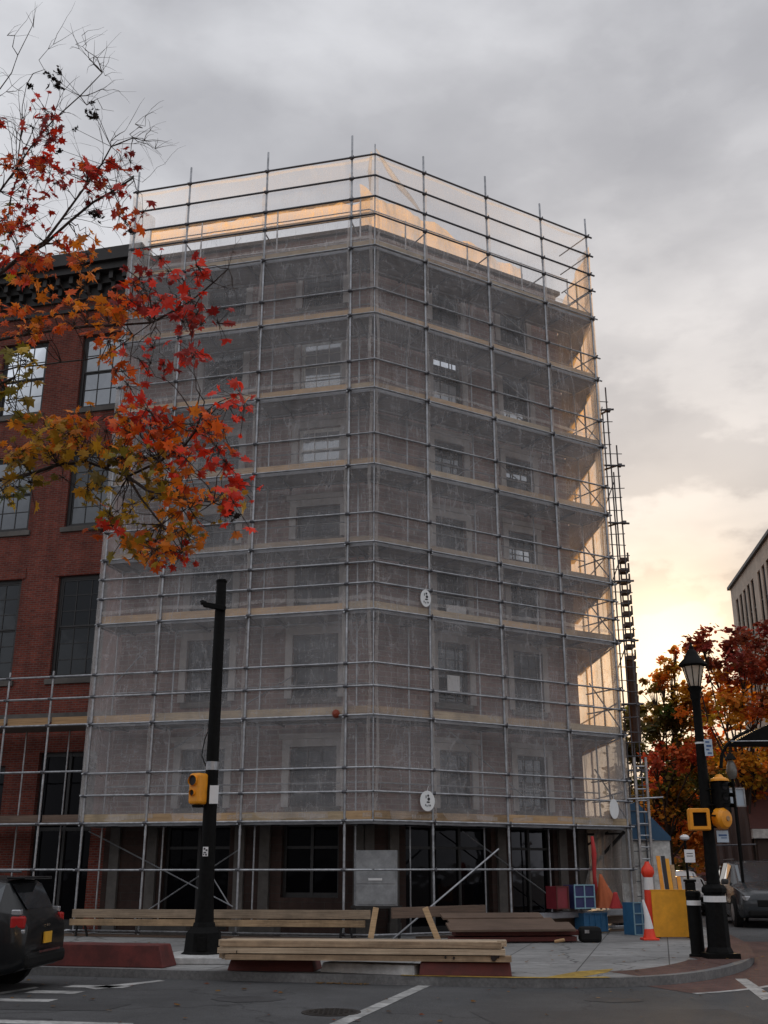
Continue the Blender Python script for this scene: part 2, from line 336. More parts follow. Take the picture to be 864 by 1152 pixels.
# pavement material: slabs of concrete with expansion joints and cracks
def pavemat():
    m=mat('pavement_concrete',(.30,.30,.295),.85,scale=6,var=.2,grime=.35,gscale=.5,bump=.3)
    nt=m.node_tree;N=nt.nodes;L=nt.links; bs=[n for n in N if n.type=='BSDF_PRINCIPLED'][0]
    src=bs.inputs['Base Color'].links[0].from_socket
    tc=N.new('ShaderNodeTexCoord'); mp=N.new('ShaderNodeMapping'); mp.inputs['Rotation'].default_value=(0,0,R(14)); L.new(tc.outputs['Object'],mp.inputs[0])
    br=N.new('ShaderNodeTexBrick'); br.offset=0; L.new(mp.outputs[0],br.inputs['Vector']); br.inputs['Scale'].default_value=1
    br.inputs['Brick Width'].default_value=1.5; br.inputs['Row Height'].default_value=1.5; br.inputs['Mortar Size'].default_value=.012
    for k,v in (('Color1',(1,1,1,1)),('Color2',(.82,.82,.82,1)),('Mortar',(.25,.25,.25,1))): br.inputs[k].default_value=v
    vo=N.new('ShaderNodeTexVoronoi'); vo.feature='DISTANCE_TO_EDGE'; vo.inputs['Scale'].default_value=.42
    n=N.new('ShaderNodeTexNoise'); n.inputs['Scale'].default_value=2; n.inputs['Detail'].default_value=6; L.new(tc.outputs['Object'],n.inputs['Vector'])
    va=N.new('ShaderNodeVectorMath'); va.operation='MULTIPLY_ADD'; va.inputs[1].default_value=(.6,.6,0); L.new(n.outputs['Color'],va.inputs[0]); L.new(tc.outputs['Object'],va.inputs[2]); L.new(va.outputs[0],vo.inputs['Vector'])
    r=N.new('ShaderNodeValToRGB'); r.color_ramp.elements[0].color=(.3,.3,.3,1); r.color_ramp.elements[1].position=.014; r.color_ramp.elements[1].color=(1,1,1,1); L.new(vo.outputs['Distance'],r.inputs[0])
    c=src
    for s2 in (br.outputs['Color'],r.outputs[0]):
        mx=N.new('ShaderNodeMix'); mx.data_type='RGBA'; mx.blend_type='MULTIPLY'; mx.inputs[0].default_value=1; L.new(c,mx.inputs[6]); L.new(s2,mx.inputs[7]); c=mx.outputs[2]
    L.new(c,bs.inputs['Base Color']); return m
M['pave']=pavemat()
inner=offs(kp,.16)
poly=list(inner)+[(60,120),(-60,120)]
bm_=MB(); bm_.prism(poly,RZ-.02,0)
struct(bm_.build('pavement',M['pave']))
M['kerbstone']=mat('kerb_granite',(.17,.17,.17),.8,scale=20,var=.3,grime=.4,gscale=1)
kb=MB()
for i in range(len(kp)-1):
    a,b=kp[i],kp[i+1]; c,d=inner[i+1],inner[i]
    ln=math.hypot(b[0]-a[0],b[1]-a[1])
    z=.006
    kb.quad((*a,z),(*b,z),(*c,z),(*d,z)); kb.quad((*a,RZ-.02),(*b,RZ-.02),(*b,z),(*a,z)); kb.quad((*d,z),(*c,z),(*c,-.02),(*d,-.02))
struct(kb.build('kerb',M['kerbstone']))
# reddish brick gutter strip in the road round the corner and brick paving by the lamp
M['redpave']=brickmat('red_paving',(.13,.062,.05),(.10,.05,.042),(.09,.08,.075),grime=.3,bh=.1)
def strip(name,i0,i1,d0,d1,z,mt):
    A=offs(kp,d0)[i0:i1];B=offs(kp,d1)[i0:i1]; mb=MB()
    for k in range(len(A)-1): mb.quad((*A[k],z),(*A[k+1],z),(*B[k+1],z),(*B[k],z))
    return struct(mb.build(name,mt))
n=len(kp)
i_a=min(range(n),key=lambda i:abs(kp[i][0]-4.2)+abs(kp[i][1]-18))
i_b=min(range(n),key=lambda i:abs(kp[i][0]-9)+abs(kp[i][1]-29.5))
strip('gutter_paving',i_a,i_b,-1.1,-.02,RZ+.004,M['redpave'])
M['roadwhite']=mat('road_paint_white',(.42,.42,.41),.8,scale=9,var=.35,grime=.5,gscale=2.5)
M['roadyel']=mat('road_paint_yellow',(.42,.27,.04),.8,scale=9,var=.35,grime=.5,gscale=2.5)
strip('gutter_line',i_a,i_b,-1.22,-1.1,RZ+.006,M['roadwhite'])
strip('brick_paving',i_a,i_a+12,.17,1.0,.004,M['redpave'])
sheet('brick_paving',[tuple(atZ(*p)[:2]) for p in [(775,1077),(812,1086),(850,1077),(842,1062),(822,1052)]],.008,M['redpave'])
def mark(px,w=None,mt='roadwhite',z=RZ+.005,name='road_marking'):
    p=[tuple(atZ(x,y,z)[:2]) for x,y in px]; return sheet(name,p,z,M[mt])
mark([(476,1106),(486,1108),(388,1153),(368,1153)])
mark([(827,1101),(840,1101),(872,1122),(858,1125)])
mark([(-60,1144),(0,1147),(150,1151),(150,1155),(0,1151),(-60,1148)])
for (x0,x1,y0,t) in ((-20,66,1123,3),(40,96,1114,3),(84,150,1108,2.4)):
    mark([(x0,y0),(x1,y0+1),(x1-12,y0+1+t),(x0-14,y0+t)])
mark([(96,1111),(180,1102.5),(186,1103.5),(108,1113)])
mark([(-30,1121),(40,1110),(44,1111),(-26,1123)])
strip('kerb_paint',i_a-9,i_a-1,-.012,.16,.012,M['roadyel'])
sheet('pavement_paint',[tuple(atZ(*p)[:2]) for p in [(606,1101),(650,1093),(690,1090),(684,1094),(650,1100)]],.004,M['roadyel'])
# manhole
mh=empty('manhole_cover',(-.67,14.75,RZ),label='round rusty iron manhole cover set in the asphalt',cat='manhole cover')
q=MB(); q.lathe((0,0,0),[(.38,.0),(.38,.010),(.33,.010)],28); q.build('frame_ring',mat('rusty_iron',(.022,.017,.014),.7,var=.5,scale=8),mh,local=True)
q=MB(); q.lathe((0,0,0),[(.325,.002),(.325,.014)],28)
for i in range(-4,5):
    for j in range(-4,5):
        if i*i+j*j<18: q.box((i*.065,j*.065,.016),(.04,.04,.008))
q.build('lid',mat('worn_iron',(.025,.021,.018),.6,var=.4,scale=8,metal=.4),mh,local=True)
q=MB()
for i in range(34):
    x=random.uniform(-1.15,-.25); y=18.25-.27*x*.9+random.uniform(-.22,-.05); a=random.random()*3
    q.box((x,y,RZ+.012),(.05,.035,.008),Matrix.Rotation(a,3,'Z')@Matrix.Rotation(random.uniform(-.4,.4),3,'X'))
tag(q.build('fallen_leaves',mat('dead_leaf',(.16,.09,.03),.8,var=.5,scale=20)),'dry brown leaves gathered in the gutter below the timber stack','leaves',kind='stuff')
q=MB()
for i in range(260):
    x=random.uniform(-9,10); y=random.uniform(13,26)
    kx=[p for p in kp]; onp=False
    # above the kerb line? find kerb y at this x
    ky=None
    for a_,b_ in zip(kp,kp[1:]):
        if a_[0]<=x<=b_[0]: ky=a_[1]+(b_[1]-a_[1])*(x-a_[0])/(b_[0]-a_[0]+1e-9)
    if ky is None: continue
    if abs(y-ky)<.2: y=ky-.12
    z=RZ+.006 if y<ky else .008
    s_=random.uniform(.02,.05); a_=random.random()*6
    Mx=Matrix.Rotation(a_,3,'Z')@Matrix.Rotation(random.uniform(-.25,.25),3,'X')
    q.cur=random.choice([(.20,.05,.015),(.22,.10,.02),(.10,.05,.02),(.26,.14,.03)])
    q.add([V((x,y,z+.012))+Mx@V(p)*s_ for p in ((-1,-.4,0),(0,-.9,.1),(1,-.3,0),(.5,.8,.15),(-.5,.7,.1))],[(0,1,2,3,4)])
tag(q.build('scattered_leaves',M['leaf']),'small autumn leaves scattered thinly over the asphalt and pavement','leaves',kind='stuff')
# stains and patched asphalt
M['patch']=mat('dark_asphalt_patch',(.05,.05,.052),.85,scale=45,var=.4,grime=.3,gscale=.8,bump=.5)
M['oil']=mat('oil_stain',(.04,.04,.042),.85,scale=3,var=.4)
sheet('asphalt_patch',[(1.4,13.2),(4.6,13.6),(4.4,15.1),(1.1,14.8)],RZ+.0035,M['patch'])
sheet('asphalt_patch',[(-6.5,15.2),(-3.6,14.9),(-3.4,15.6),(-6.4,16.0)],RZ+.0035,M['patch'])
def blob(c,r,z,mt,name):
    pts=[(c[0]+r*(1+.35*noise.noise(V((math.cos(t*.3)*2,math.sin(t*.3)*2,c[0]))))*math.cos(t*.2618)*1.5,c[1]+r*(1+.4*noise.noise(V((math.cos(t*.2618)*2,math.sin(t*.2618)*2,c[1]))))*math.sin(t*.2618)) for t in range(24)]
    sheet(name,pts,z,mt)
blob((-1.9,16.2),.35,RZ+.0045,M['oil'],'oil_stain'); blob((3.2,16.1),.28,RZ+.0045,M['oil'],'oil_stain'); blob((-4.6,13.9),.4,RZ+.0045,M['oil'],'oil_stain')
# ================================================================ wall helper
def wallgrid(mb,Fc,o,s0,s1,z0,z1,holes,depth=.22):
    S=sorted({s0,s1,*[h[0] for h in holes],*[h[1] for h in holes]}); Z=sorted({z0,z1,*[h[2] for h in holes],*[h[3] for h in holes]})
    for a,b in zip(S,S[1:]):
        for c,d in zip(Z,Z[1:]):
            sm,zm=(a+b)/2,(c+d)/2
            if any(h[0]<sm<h[1] and h[2]<zm<h[3] for h in holes): continue
            mb.quad(Fc.p(a,o,c),Fc.p(b,o,c),Fc.p(b,o,d),Fc.p(a,o,d))
    for a,b,c,d in holes:
        for (p,q_) in (((a,c),(b,c)),((b,c),(b,d)),((b,d),(a,d)),((a,d),(a,c))):
            mb.quad(Fc.p(p[0],o,p[1]),Fc.p(q_[0],o,q_[1]),Fc.p(q_[0],o+depth,q_[1]),Fc.p(p[0],o+depth,p[1]))
def fbox(mb,Fc,a,b,o0,o1,z0,z1):
    vs=[Fc.p(x,y,z) for x in(a,b) for y in(o0,o1) for z in(z0,z1)]
    mb.add(vs,[(0,1,3,2),(4,6,7,5),(0,4,5,1),(2,3,7,6),(0,2,6,4),(1,5,7,3)])
def window(Fc,o,a,b,z0,z1,root,frame,glass,cols=3,rows=4,surround=None,sill='sill',fw=.09,uv=None):
    """sash window in a wall opening"""
    m=MB(); y0,y1=o+.10,o+.19
    fbox(m,Fc,a,a+fw,y0,y1,z0,z1); fbox(m,Fc,b-fw,b,y0,y1,z0,z1); fbox(m,Fc,a+fw,b-fw,y0,y1,z1-fw,z1); fbox(m,Fc,a+fw,b-fw,y0,y1,z0,z0+fw)
    w=m.build('window',M[frame],root)
    A,B,Z0,Z1=a+fw,b-fw,z0+fw,z1-fw; zm=(Z0+Z1)/2
    for k,(c,d,oy) in enumerate(((Z0,zm,.145),(zm,Z1,.115))):
        m=MB(); g=.045
        fbox(m,Fc,A,A+g,o+oy,o+oy+.04,c,d); fbox(m,Fc,B-g,B,o+oy,o+oy+.04,c,d); fbox(m,Fc,A+g,B-g,o+oy,o+oy+.04,d-g,d); fbox(m,Fc,A+g,B-g,o+oy,o+oy+.04,c,c+g)
        for i in range(1,cols): 
            x=A+(B-A)*i/cols; fbox(m,Fc,x-.013,x+.013,o+oy+.004,o+oy+.03,c+g,d-g)
        r2=max(1,rows//2)
        for i in range(1,r2):
            z=c+(d-c)*i/r2; fbox(m,Fc,A+g,B-g,o+oy+.006,o+oy+.028,z-.013,z+.013)
        m.build('sash',M[frame],w)
        m=MB(); m.quad(*[Fc.p(x,o+oy+.02,z) for x,z in((A+g,c+g),(B-g,c+g),(B-g,d-g),(A+g,d-g))])
        m.build('pane',M[glass],w)
    if sill:
        m=MB(); fbox(m,Fc,a-.1,b+.1,o-.07,o+.1,z0-.16,z0-.002); m.build('sill',M[sill],w,bevel=.008)
    if surround:
        m=MB(); t=.2; fbox(m,Fc,a-t,a-.003,o-.05,o+.06,z0,z1+t); fbox(m,Fc,b+.003,b+t,o-.05,o+.06,z0,z1+t); fbox(m,Fc,a-.003,b+.003,o-.05,o+.06,z1+.003,z1+t)
        fbox(m,Fc,a-t-.08,b+t+.08,o-.12,o+.04,z1+t+.002,z1+t+.14)
        m.build('surround',M[surround],w)
    return w
# ================================================================ corner building (behind the netting)
OW=1.5; CS=OW*MIT
cb=empty('corner_building',tuple(FL.p(CS,OW,0)),label='seven storey brick corner building wrapped in netted scaffolding',cat='building')
rows=[(3.15,4.7),(6.0,7.75),(8.3,9.95),(10.55,11.5),(12.6,13.95),(15.25,16.85),(18.0,19.3)]
TOPW=20.45
wl=[];wr=[]
for k,(a,b) in enumerate(rows):
    wl+= [(1.38,2.7,a,b),(4.55,5.85,a,b)]; wr+=[(3.0,4.1,a,b),(5.7,6.8,a,b)]
gl=[(1.3,2.85,.9,2.75),(4.3,6.2,.1,2.75)]; gr=[(1.9,4.7,.05,2.75),(5.4,6.9,.05,2.75)]
WL=7.95; WR=8.2
m=MB(); wallgrid(m,FL,OW,CS,WL,2.95,TOPW,wl,.2); m.build('wall',M['brick2'],cb,uv=FL.d[:2])
m=MB(); wallgrid(m,FR,OW,CS,WR,2.95,TOPW,wr,.2)
m.quad(FR.p(WR,OW,2.95),FR.p(WR,OW+13,2.95),FR.p(WR,OW+13,TOPW),FR.p(WR,OW,TOPW))
m.build('wall',M['brick2'],cb,uv=FR.d[:2])
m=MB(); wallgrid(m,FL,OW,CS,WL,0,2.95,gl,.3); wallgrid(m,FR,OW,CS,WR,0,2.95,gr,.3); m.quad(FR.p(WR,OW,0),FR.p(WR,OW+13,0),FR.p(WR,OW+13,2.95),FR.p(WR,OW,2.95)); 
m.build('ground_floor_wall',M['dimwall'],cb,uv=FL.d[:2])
m=MB(); fbox(m,FL,CS-.03,WL,OW-.09,OW+.02,2.86,3.02); fbox(m,FR,CS-.03,WR+.05,OW-.09,OW+.02,2.86,3.02); m.build('string_course',M['stone'],cb)
for k,(a,b) in enumerate(rows):
    for (x0,x1) in ((1.38,2.7),(4.55,5.85)): window(FL,OW,x0,x1,a,b,cb,'white' if k in(4,5) and x0<3 else 'trim_dark','glass_hi' if (k in(4,5) and x0<3) else 'glass',3,4,'surround',fw=.06)
    for (x0,x1) in ((3.0,4.1),(5.7,6.8)): window(FR,OW,x0,x1,a,b,cb,'trim_dark' ,'glass_hi' if k==5 and x0<5 else 'glass',3,4,'surround',fw=.06)
# shopfront fillings
for Fc,hs in ((FL,gl),(FR,gr)):
    for h in hs:
        m=MB(); a,b,c,d=h
        n_=max(2,int((b-a)/.8))
        for i in range(n_+1):
            x=a+(b-a-.08)*i/n_; fbox(m,Fc,x,x+.08,OW+.18,OW+.26,c,d)
        fbox(m,Fc,a+.08,b-.08,OW+.19,OW+.25,d-.1,d); fbox(m,Fc,a+.08,b-.08,OW+.19,OW+.25,c,c+.12); fbox(m,Fc,a+.08,b-.08,OW+.19,OW+.25,2.1,2.17)
        w=m.build('shop_window',M['trim_dark'],cb)
        m=MB(); m.quad(*[Fc.p(x,OW+.24,z) for x,z in((a,c),(b,c),(b,d),(a,d))]); m.build('pane',M['glass_dk'],w)
# stone pilasters
for Fc,ss in ((FL,(CS+.12,3.3,4.0,6.5,7.6)),(FR,(CS+.12,1.5,5.0,7.2,7.9))):
    for s in ss:
        m=MB(); fbox(m,Fc,s-.14,s+.14,OW-.1,OW+.01,0,2.72); fbox(m,Fc,s-.19,s+.19,OW-.14,OW+.01,2.722,2.857); fbox(m,Fc,s-.18,s+.18,OW-.13,OW-.002,0.003,.3); m.build('pilaster',M['stone'],cb,bevel=.01)
m=MB()
pl=[FL.p(WL,OW,0),FL.p(CS,OW,0),FR.p(WR,OW,0),FR.p(WR,OW+13,0),FL.p(WL,OW+13,0)]
m.quad(*[V((p.x,p.y,TOPW-.35)) for p in pl]); m.build('roof',mat('roof_felt',(.06,.06,.06),.9),cb)
m=MB(); m.quad(FL.p(WL,OW,0),FL.p(WL,OW+13,0),FL.p(WL,OW+13,TOPW),FL.p(WL,OW,TOPW)); m.quad(FR.p(WR,OW+13,0),FL.p(WL,OW+13,0),FL.p(WL,OW+13,TOPW),FR.p(WR,OW+13,TOPW)); m.build('rear_wall',M['brick'],cb,uv=FL.n[:2])
m=MB(); fbox(m,FL,CS-.06,WL,OW-.14,OW+.3,TOPW+.003,TOPW+.13); fbox(m,FR,CS-.06,WR+.1,OW-.14,OW+.3,TOPW+.003,TOPW+.13); m.build('coping',M['stone'],cb)
for z in (9.99,14.2): 
    m=MB(); fbox(m,FL,CS-.03,WL,OW-.06,OW+.02,z,z+.12) if z>12 else None; fbox(m,FR,CS-.03,WR,OW-.06,OW+.02,z,z+.12); m.build('string_course',M['stone'],cb)
# ================================================================ red brick building on the left
OB=OW+.05
lb=empty('brick_building',tuple(FL.p(8,OB,0)),label='dark red brick building with black cornice behind the autumn maple',cat='building')
hb=[]
cols_=[(8.55,10.2),(11.45,13.1),(14.4,16.05),(17.3,18.95),(20.2,21.85),(23.1,24.75)]
rw=[(6.85,9.95),(11.5,14.0),(15.45,18.05)]
for c in cols_:
    for r_ in rw: hb.append((*c,*r_))
hg=[(8.42,10.25,.0,4.75),(11.3,13.2,.6,4.4),(14.3,16.1,.6,4.4),(17.3,18.95,.6,4.4),(20.2,21.85,.6,4.4)]
m=MB(); wallgrid(m,FL,OB,WL,27,0,19.35,hb+hg,.26); m.quad(FL.p(27,OB,0),FL.p(27,OB+14,0),FL.p(27,OB+14,19.35),FL.p(27,OB,19.35)); m.build('wall',M['brick'],lb,uv=FL.d[:2])
for h in hb: window(FL,OB,*h,lb,'trim_dark','glass_up' if h[2]>15 else ('glass_mid' if h[2]>11 else 'glass'),3,6 if h[3]-h[2]>3 else 4,fw=.1)
for h in hb:
    m=MB(); fbox(m,FL,h[0]-.12,h[1]+.12,OB-.03,OB+.02,h[3]+.003,h[3]+.36); m.build('lintel',brick_l if 'brick_l' in globals() else M['brick'],lb,uv=(0,1))
for h in hg:
    a,b,c,d=h; m=MB()
    for x in (a,(a+b)/2-.04,b-.08): fbox(m,FL,x,x+.08,OB+.16,OB+.24,c,d)
    fbox(m,FL,a+.08,b-.08,OB+.17,OB+.23,d-.12,d); fbox(m,FL,a+.08,b-.08,OB+.17,OB+.23,2.6,2.7); fbox(m,FL,a+.08,b-.08,OB+.17,OB+.23,c,c+.3)
    w=m.build('shop_window',M['trim_dark'],lb)
    m=MB(); m.quad(*[FL.p(x,OB+.22,z) for x,z in((a,c),(b,c),(b,d),(a,d))]); m.build('pane',M['glass_dk'],w)
m=MB(); fbox(m,FL,WL,27,OB-.12,OB+.02,19.36,19.75); fbox(m,FL,WL,27.1,OB-.3,OB+.02,19.753,20.05); fbox(m,FL,WL,27.3,OB-.62,OB+.3,20.053,20.3); fbox(m,FL,WL,27.4,OB-.78,OB+.3,20.303,20.75)
fbox(m,FL,WL,27,OB-.09,OB+.02,18.95,19.07)
s=8.1
while s<27: fbox(m,FL,s,s+.14,OB-.5,OB-.302,19.78,20.05); fbox(m,FL,s,s+.14,OB-.3,OB-.122,19.5,19.75); s+=.48
cor=m.build('cornice',M['cornice'],lb)
m=MB(); m.quad(FL.p(WL,OB+.2,19.9),FL.p(27,OB+.2,19.9),FL.p(27,OB+14,19.9),FL.p(WL,OB+14,19.9)); m.build('roof',mat('roof_felt_dark',(.05,.05,.05),.9),lb)
m=MB(); fbox(m,FL,WL,27,OB-.08,OB+.02,5.6,5.85); m.build('string_course',M['stone'],lb)
# ================================================================ scaffolding
scf=empty('scaffolding',(C0.x,C0.y,0),label='tall grey tube scaffolding with board decks wrapped round the corner building',cat='scaffolding')
r=.031
SL=[.72,3.44,6.02,7.82]; SR=[1.76,4.15,6.4,8.4]; SX=[9.1,10.45,12.4,14.6]
TOP=22.75
cpl=[]
def std(Fc,s,o,z0,z1,rr=r):
    m=MB(); q=random.uniform(-.01,.01); m.tube(Fc.p(s,o,z0),Fc.p(s+q,o,z1),rr,8)
    for z in range(2,int(z1),3): m.tube(Fc.p(s,o,z+.4),Fc.p(s,o,z+.56),rr*1.2,8)
    m.box(Fc.p(s,o,z0+.01),(.16,.16,.02)); return m.build('standard',M['steel'],scf,smooth=2)
dk=[2.72,5.28,8.0,9.83,12.04,14.32,16.67,18.9]
led=[.12,1.58,2.72,3.41,3.99,5.28,6.01,6.6,8.0,8.71,9.27,9.83,10.65,12.04,12.95,14.32,15.2,16.67,17.47,18.9,19.95,20.57,21.3,22.05]
for Fc,ss in ((FL,SL),(FR,SR)):
    for i,s in enumerate(ss):
        t=TOP+random.uniform(-.15,.15); std(Fc,s,0,.02,t)
        std(Fc,s+.03,1.12,.02,21.4 if Fc is FL else 21.0,.024)
m=MB(); m.tube(FL.p(0,0,2.72),FL.p(0,0,22.45),.018,8); m.build('corner_tube',M['steel'],scf,smooth=2)
for s in SX: std(FL,s,0,.02,6.72+random.uniform(0,.1)); std(FL,s,1.12,.02,5.4,.024)
for z in led:
    if z not in (22.05,21.3,20.57,19.95) : zs=z
    for Fc,ss,e in ((FL,SL,7.95),(FR,SR,8.6)):
        m=MB(); st=0 if z>2 else 0
        rr=.027 if z<20 else .032
        if z==.12 and Fc is FL: e=8
        m.tube(Fc.p(-.02 if z>2 else .0,-.055,z),Fc.p(e,-.055,z+random.uniform(-.015,.015)),rr,6); m.build('ledger',M['steel'] if z<19.5 else M['steel_dk'],scf,smooth=2)
        for s in ss: cpl.append(Fc.p(s,-.03,z))
for z in (1.58,2.72,4.05,5.28,6.0,6.6,.12):
    m=MB(); e=10.5 if False else 15; m.tube(FL.p(7.95,-.055,z),FL.p(e,-.055,z),.027,6); m.build('ledger',M['steel'],scf,smooth=2)
    for s in SX: cpl.append(FL.p(s,-.03,z))
for z in dk[:]+[20.0]:
    for Fc,e in ((FL,7.95),(FR,8.5)):
        m=MB(); m.tube(Fc.p(1.12*MIT,1.16,z-.02),Fc.p(e,1.16,z-.02),.024,6); m.build('ledger',M['steel'],scf,smooth=2)
        m=MB(); m.tube(Fc.p(1.12*MIT,1.16,z+1.0),Fc.p(e,1.16,z+1.0),.02,6); m.build('guard_rail',M['steel'],scf,smooth=2)
    for Fc,ss in ((FL,SL),(FR,SR)):
        for s in ss:
            m=MB(); m.tube(Fc.p(s+.05,-.1,z-.05),Fc.p(s+.05,1.3,z-.05),.024,6); m.build('transom',M['steel'],scf,smooth=2)
# side returns at the right end, tubes across the gap
for z in led[2:]:
    m=MB(); m.tube(FR.p(8.46,-.1,z+.06),FR.p(8.46,1.45,z+.06),.022,6); m.build('end_rail',M['steel_dk'],scf,smooth=2)
for k,z in enumerate(dk):
    m=MB(); m.tube(FR.p(8.48,0,z+.1),FR.p(8.48,1.3,z+1.7),.02,6); m.build('brace',M['steel_dk'],scf,smooth=2)
# decks
def deckpoly(Fc,e,o0,o1,z,th,m):
    n_=5; g=.012
    for i in range(n_):
        a=o0+(o1-o0)*i/n_; b=o0+(o1-o0)*(i+1)/n_-g
        vs=[Fc.p(a*MIT,a,z),Fc.p(e,a,z),Fc.p(e,b,z),Fc.p(b*MIT,b,z)]
        vs=vs+[v+V((0,0,th)) for v in vs]
        m.add(vs,[(3,2,1,0),(4,5,6,7),(0,1,5,4),(1,2,6,5),(2,3,7,6),(3,0,4,7)])
for k,z in enumerate(dk):
    for Fc,e in ((FL,7.9),(FR,8.5)):
        m=MB(); deckpoly(Fc,e,.09,1.38,z+.01,.045,m); m.build('deck',M['deck'],scf,uv=Fc.d[:2])
        m=MB(); 
        fbox(m,Fc,.02,e,.045,.085,z-.07,z+.02); m.build('fascia',M['fascia'],scf,uv=Fc.d[:2])
        m=MB(); s=.5
        while s<e-.1: fbox(m,Fc,s,s+.05,.1,1.35,z-.06,z+.005); s+=1.15
        m.build('deck_bearers',M['steel_dk'],scf)
        # toe boards, one per bay
        cuts=[0.02]+[x for x in (SL if Fc is FL else SR)]; cuts[-1]=e
        if k!=3:
            for a,b in zip(cuts,cuts[1:]):
                m=MB(); j=random.uniform(-.015,.015); fbox(m,Fc,a+.01,b+random.uniform(-.03,.0),.05 if k>0 else -.0,.09 if k>0 else .04,z+.035+j,z+.235+j)
                m.build('toe_board',M[random.choice(['pine','pine','pine2','pine3'])],scf,uv=Fc.d[:2])
        else:
            m=MB(); fbox(m,Fc,.02,e,.06,.085,z+.03,z+.2); m.build('toe_board',M['oldwood2'],scf,uv=Fc.d[:2])
for z,mm in ((2.72,'oldwood'),(5.28,'pine')):
    m=MB()
    for i in range(5): fbox(m,FL,7.98,15,.09+i*.25,.33+i*.25,z+.01,z+.055)
    m.build('deck',M['deck'],scf,uv=FL.d[:2])
    for a,b in ((7.98,9.05),(9.12,10.4),(10.47,12.4),(12.42,15)):
        m=MB(); fbox(m,FL,a,b,0.045,.085,z+.04,z+.23); m.build('toe_board',M['timber' if z>5 else 'oldwood'],scf,uv=FL.d[:2])
# braces from the photo (inner and outer planes)
def brace(Fc,o,p,q,rr=.019):
    a=Fc.px(*p,o);b=Fc.px(*q,o); m=MB(); m.tube(Fc.p(a[0],o,a[1]),Fc.p(b[0],o,b[1]),rr,6); m.build('brace',M['steel'],scf,smooth=2)
brace(FL,1.2,(262,370),(296,398));brace(FL,1.2,(296,396),(190,470)); brace(FL,1.2,(297,420),(355,395))
brace(FL,1.2,(258,1018),(232,975)); brace(FL,1.2,(150,1035),(270,955)); brace(FL,1.2,(100,935),(262,1020)); brace(FL,1.2,(190,845),(330,760));brace(FL,1.2,(120,780),(165,730))
brace(FR,-.09,(440,1058),(561,955),.026); brace(FR,1.2,(520,935),(640,1024)); brace(FR,1.2,(497,815),(600,905))
brace(FR,1.2,(500,545),(578,492)); brace(FR,1.2,(556,345),(600,383)); brace(FR,1.2,(556,420),(618,470)); brace(FR,1.2,(560,400),(520,425))
brace(FR,1.2,(560,520),(605,560)); brace(FR,1.2,(560,690),(610,735)); brace(FR,1.2,(438,330),(480,300));
# knee brackets under the first deck at the right end
m=MB()
A=FR.p(8.35,.1,2.6); B=FR.p(8.0,1.3,1.55); m.beam(A,B,.06,.08); m.beam(FR.p(8.0,1.3,2.6),FR.p(8.0,1.3,.6),.07,.07); m.beam(FR.p(8.2,.6,2.6),FR.p(8.0,1.3,2.25),.04,.05); m.beam(FR.p(8.35,.1,2.55),FR.p(8,1.3,2.55),.05,.05)
m.build('bracket',M['trim_dark'],scf)
# couplers
cpl=[(p,p.z) for p in cpl]; cpl.sort(key=lambda t:t[0].y+t[1]*.15)
def coupler(m,p):
    m.box(p,(.085,.085,.075),Matrix.Rotation(.3,3,'Z')); m.tube(p+V((-.07,-.02,.0)),p+V((.07,-.02,.0)),.042,6); m.tube(p+V((0.05,-.05,-.03)),p+V((.05,-.05,.06)),.014,5)
for p,_ in cpl[:100]:
    m=MB(); coupler(m,p); m.build('coupler',M['steel_dk'],scf)
m=MB()
for p,_ in cpl[100:]: coupler(m,p)
tag(m.build('coupler',M['steel_dk'],scf),kind='stuff')
# sole boards
for Fc,a,b in ((FL,0.2,8.1),(FR,1.3,8.8)):
    m=MB(); fbox(m,Fc,a,b,-.14,.14,.002,.05); m.build('sole_board',M['oldwood'],scf,uv=Fc.d[:2])
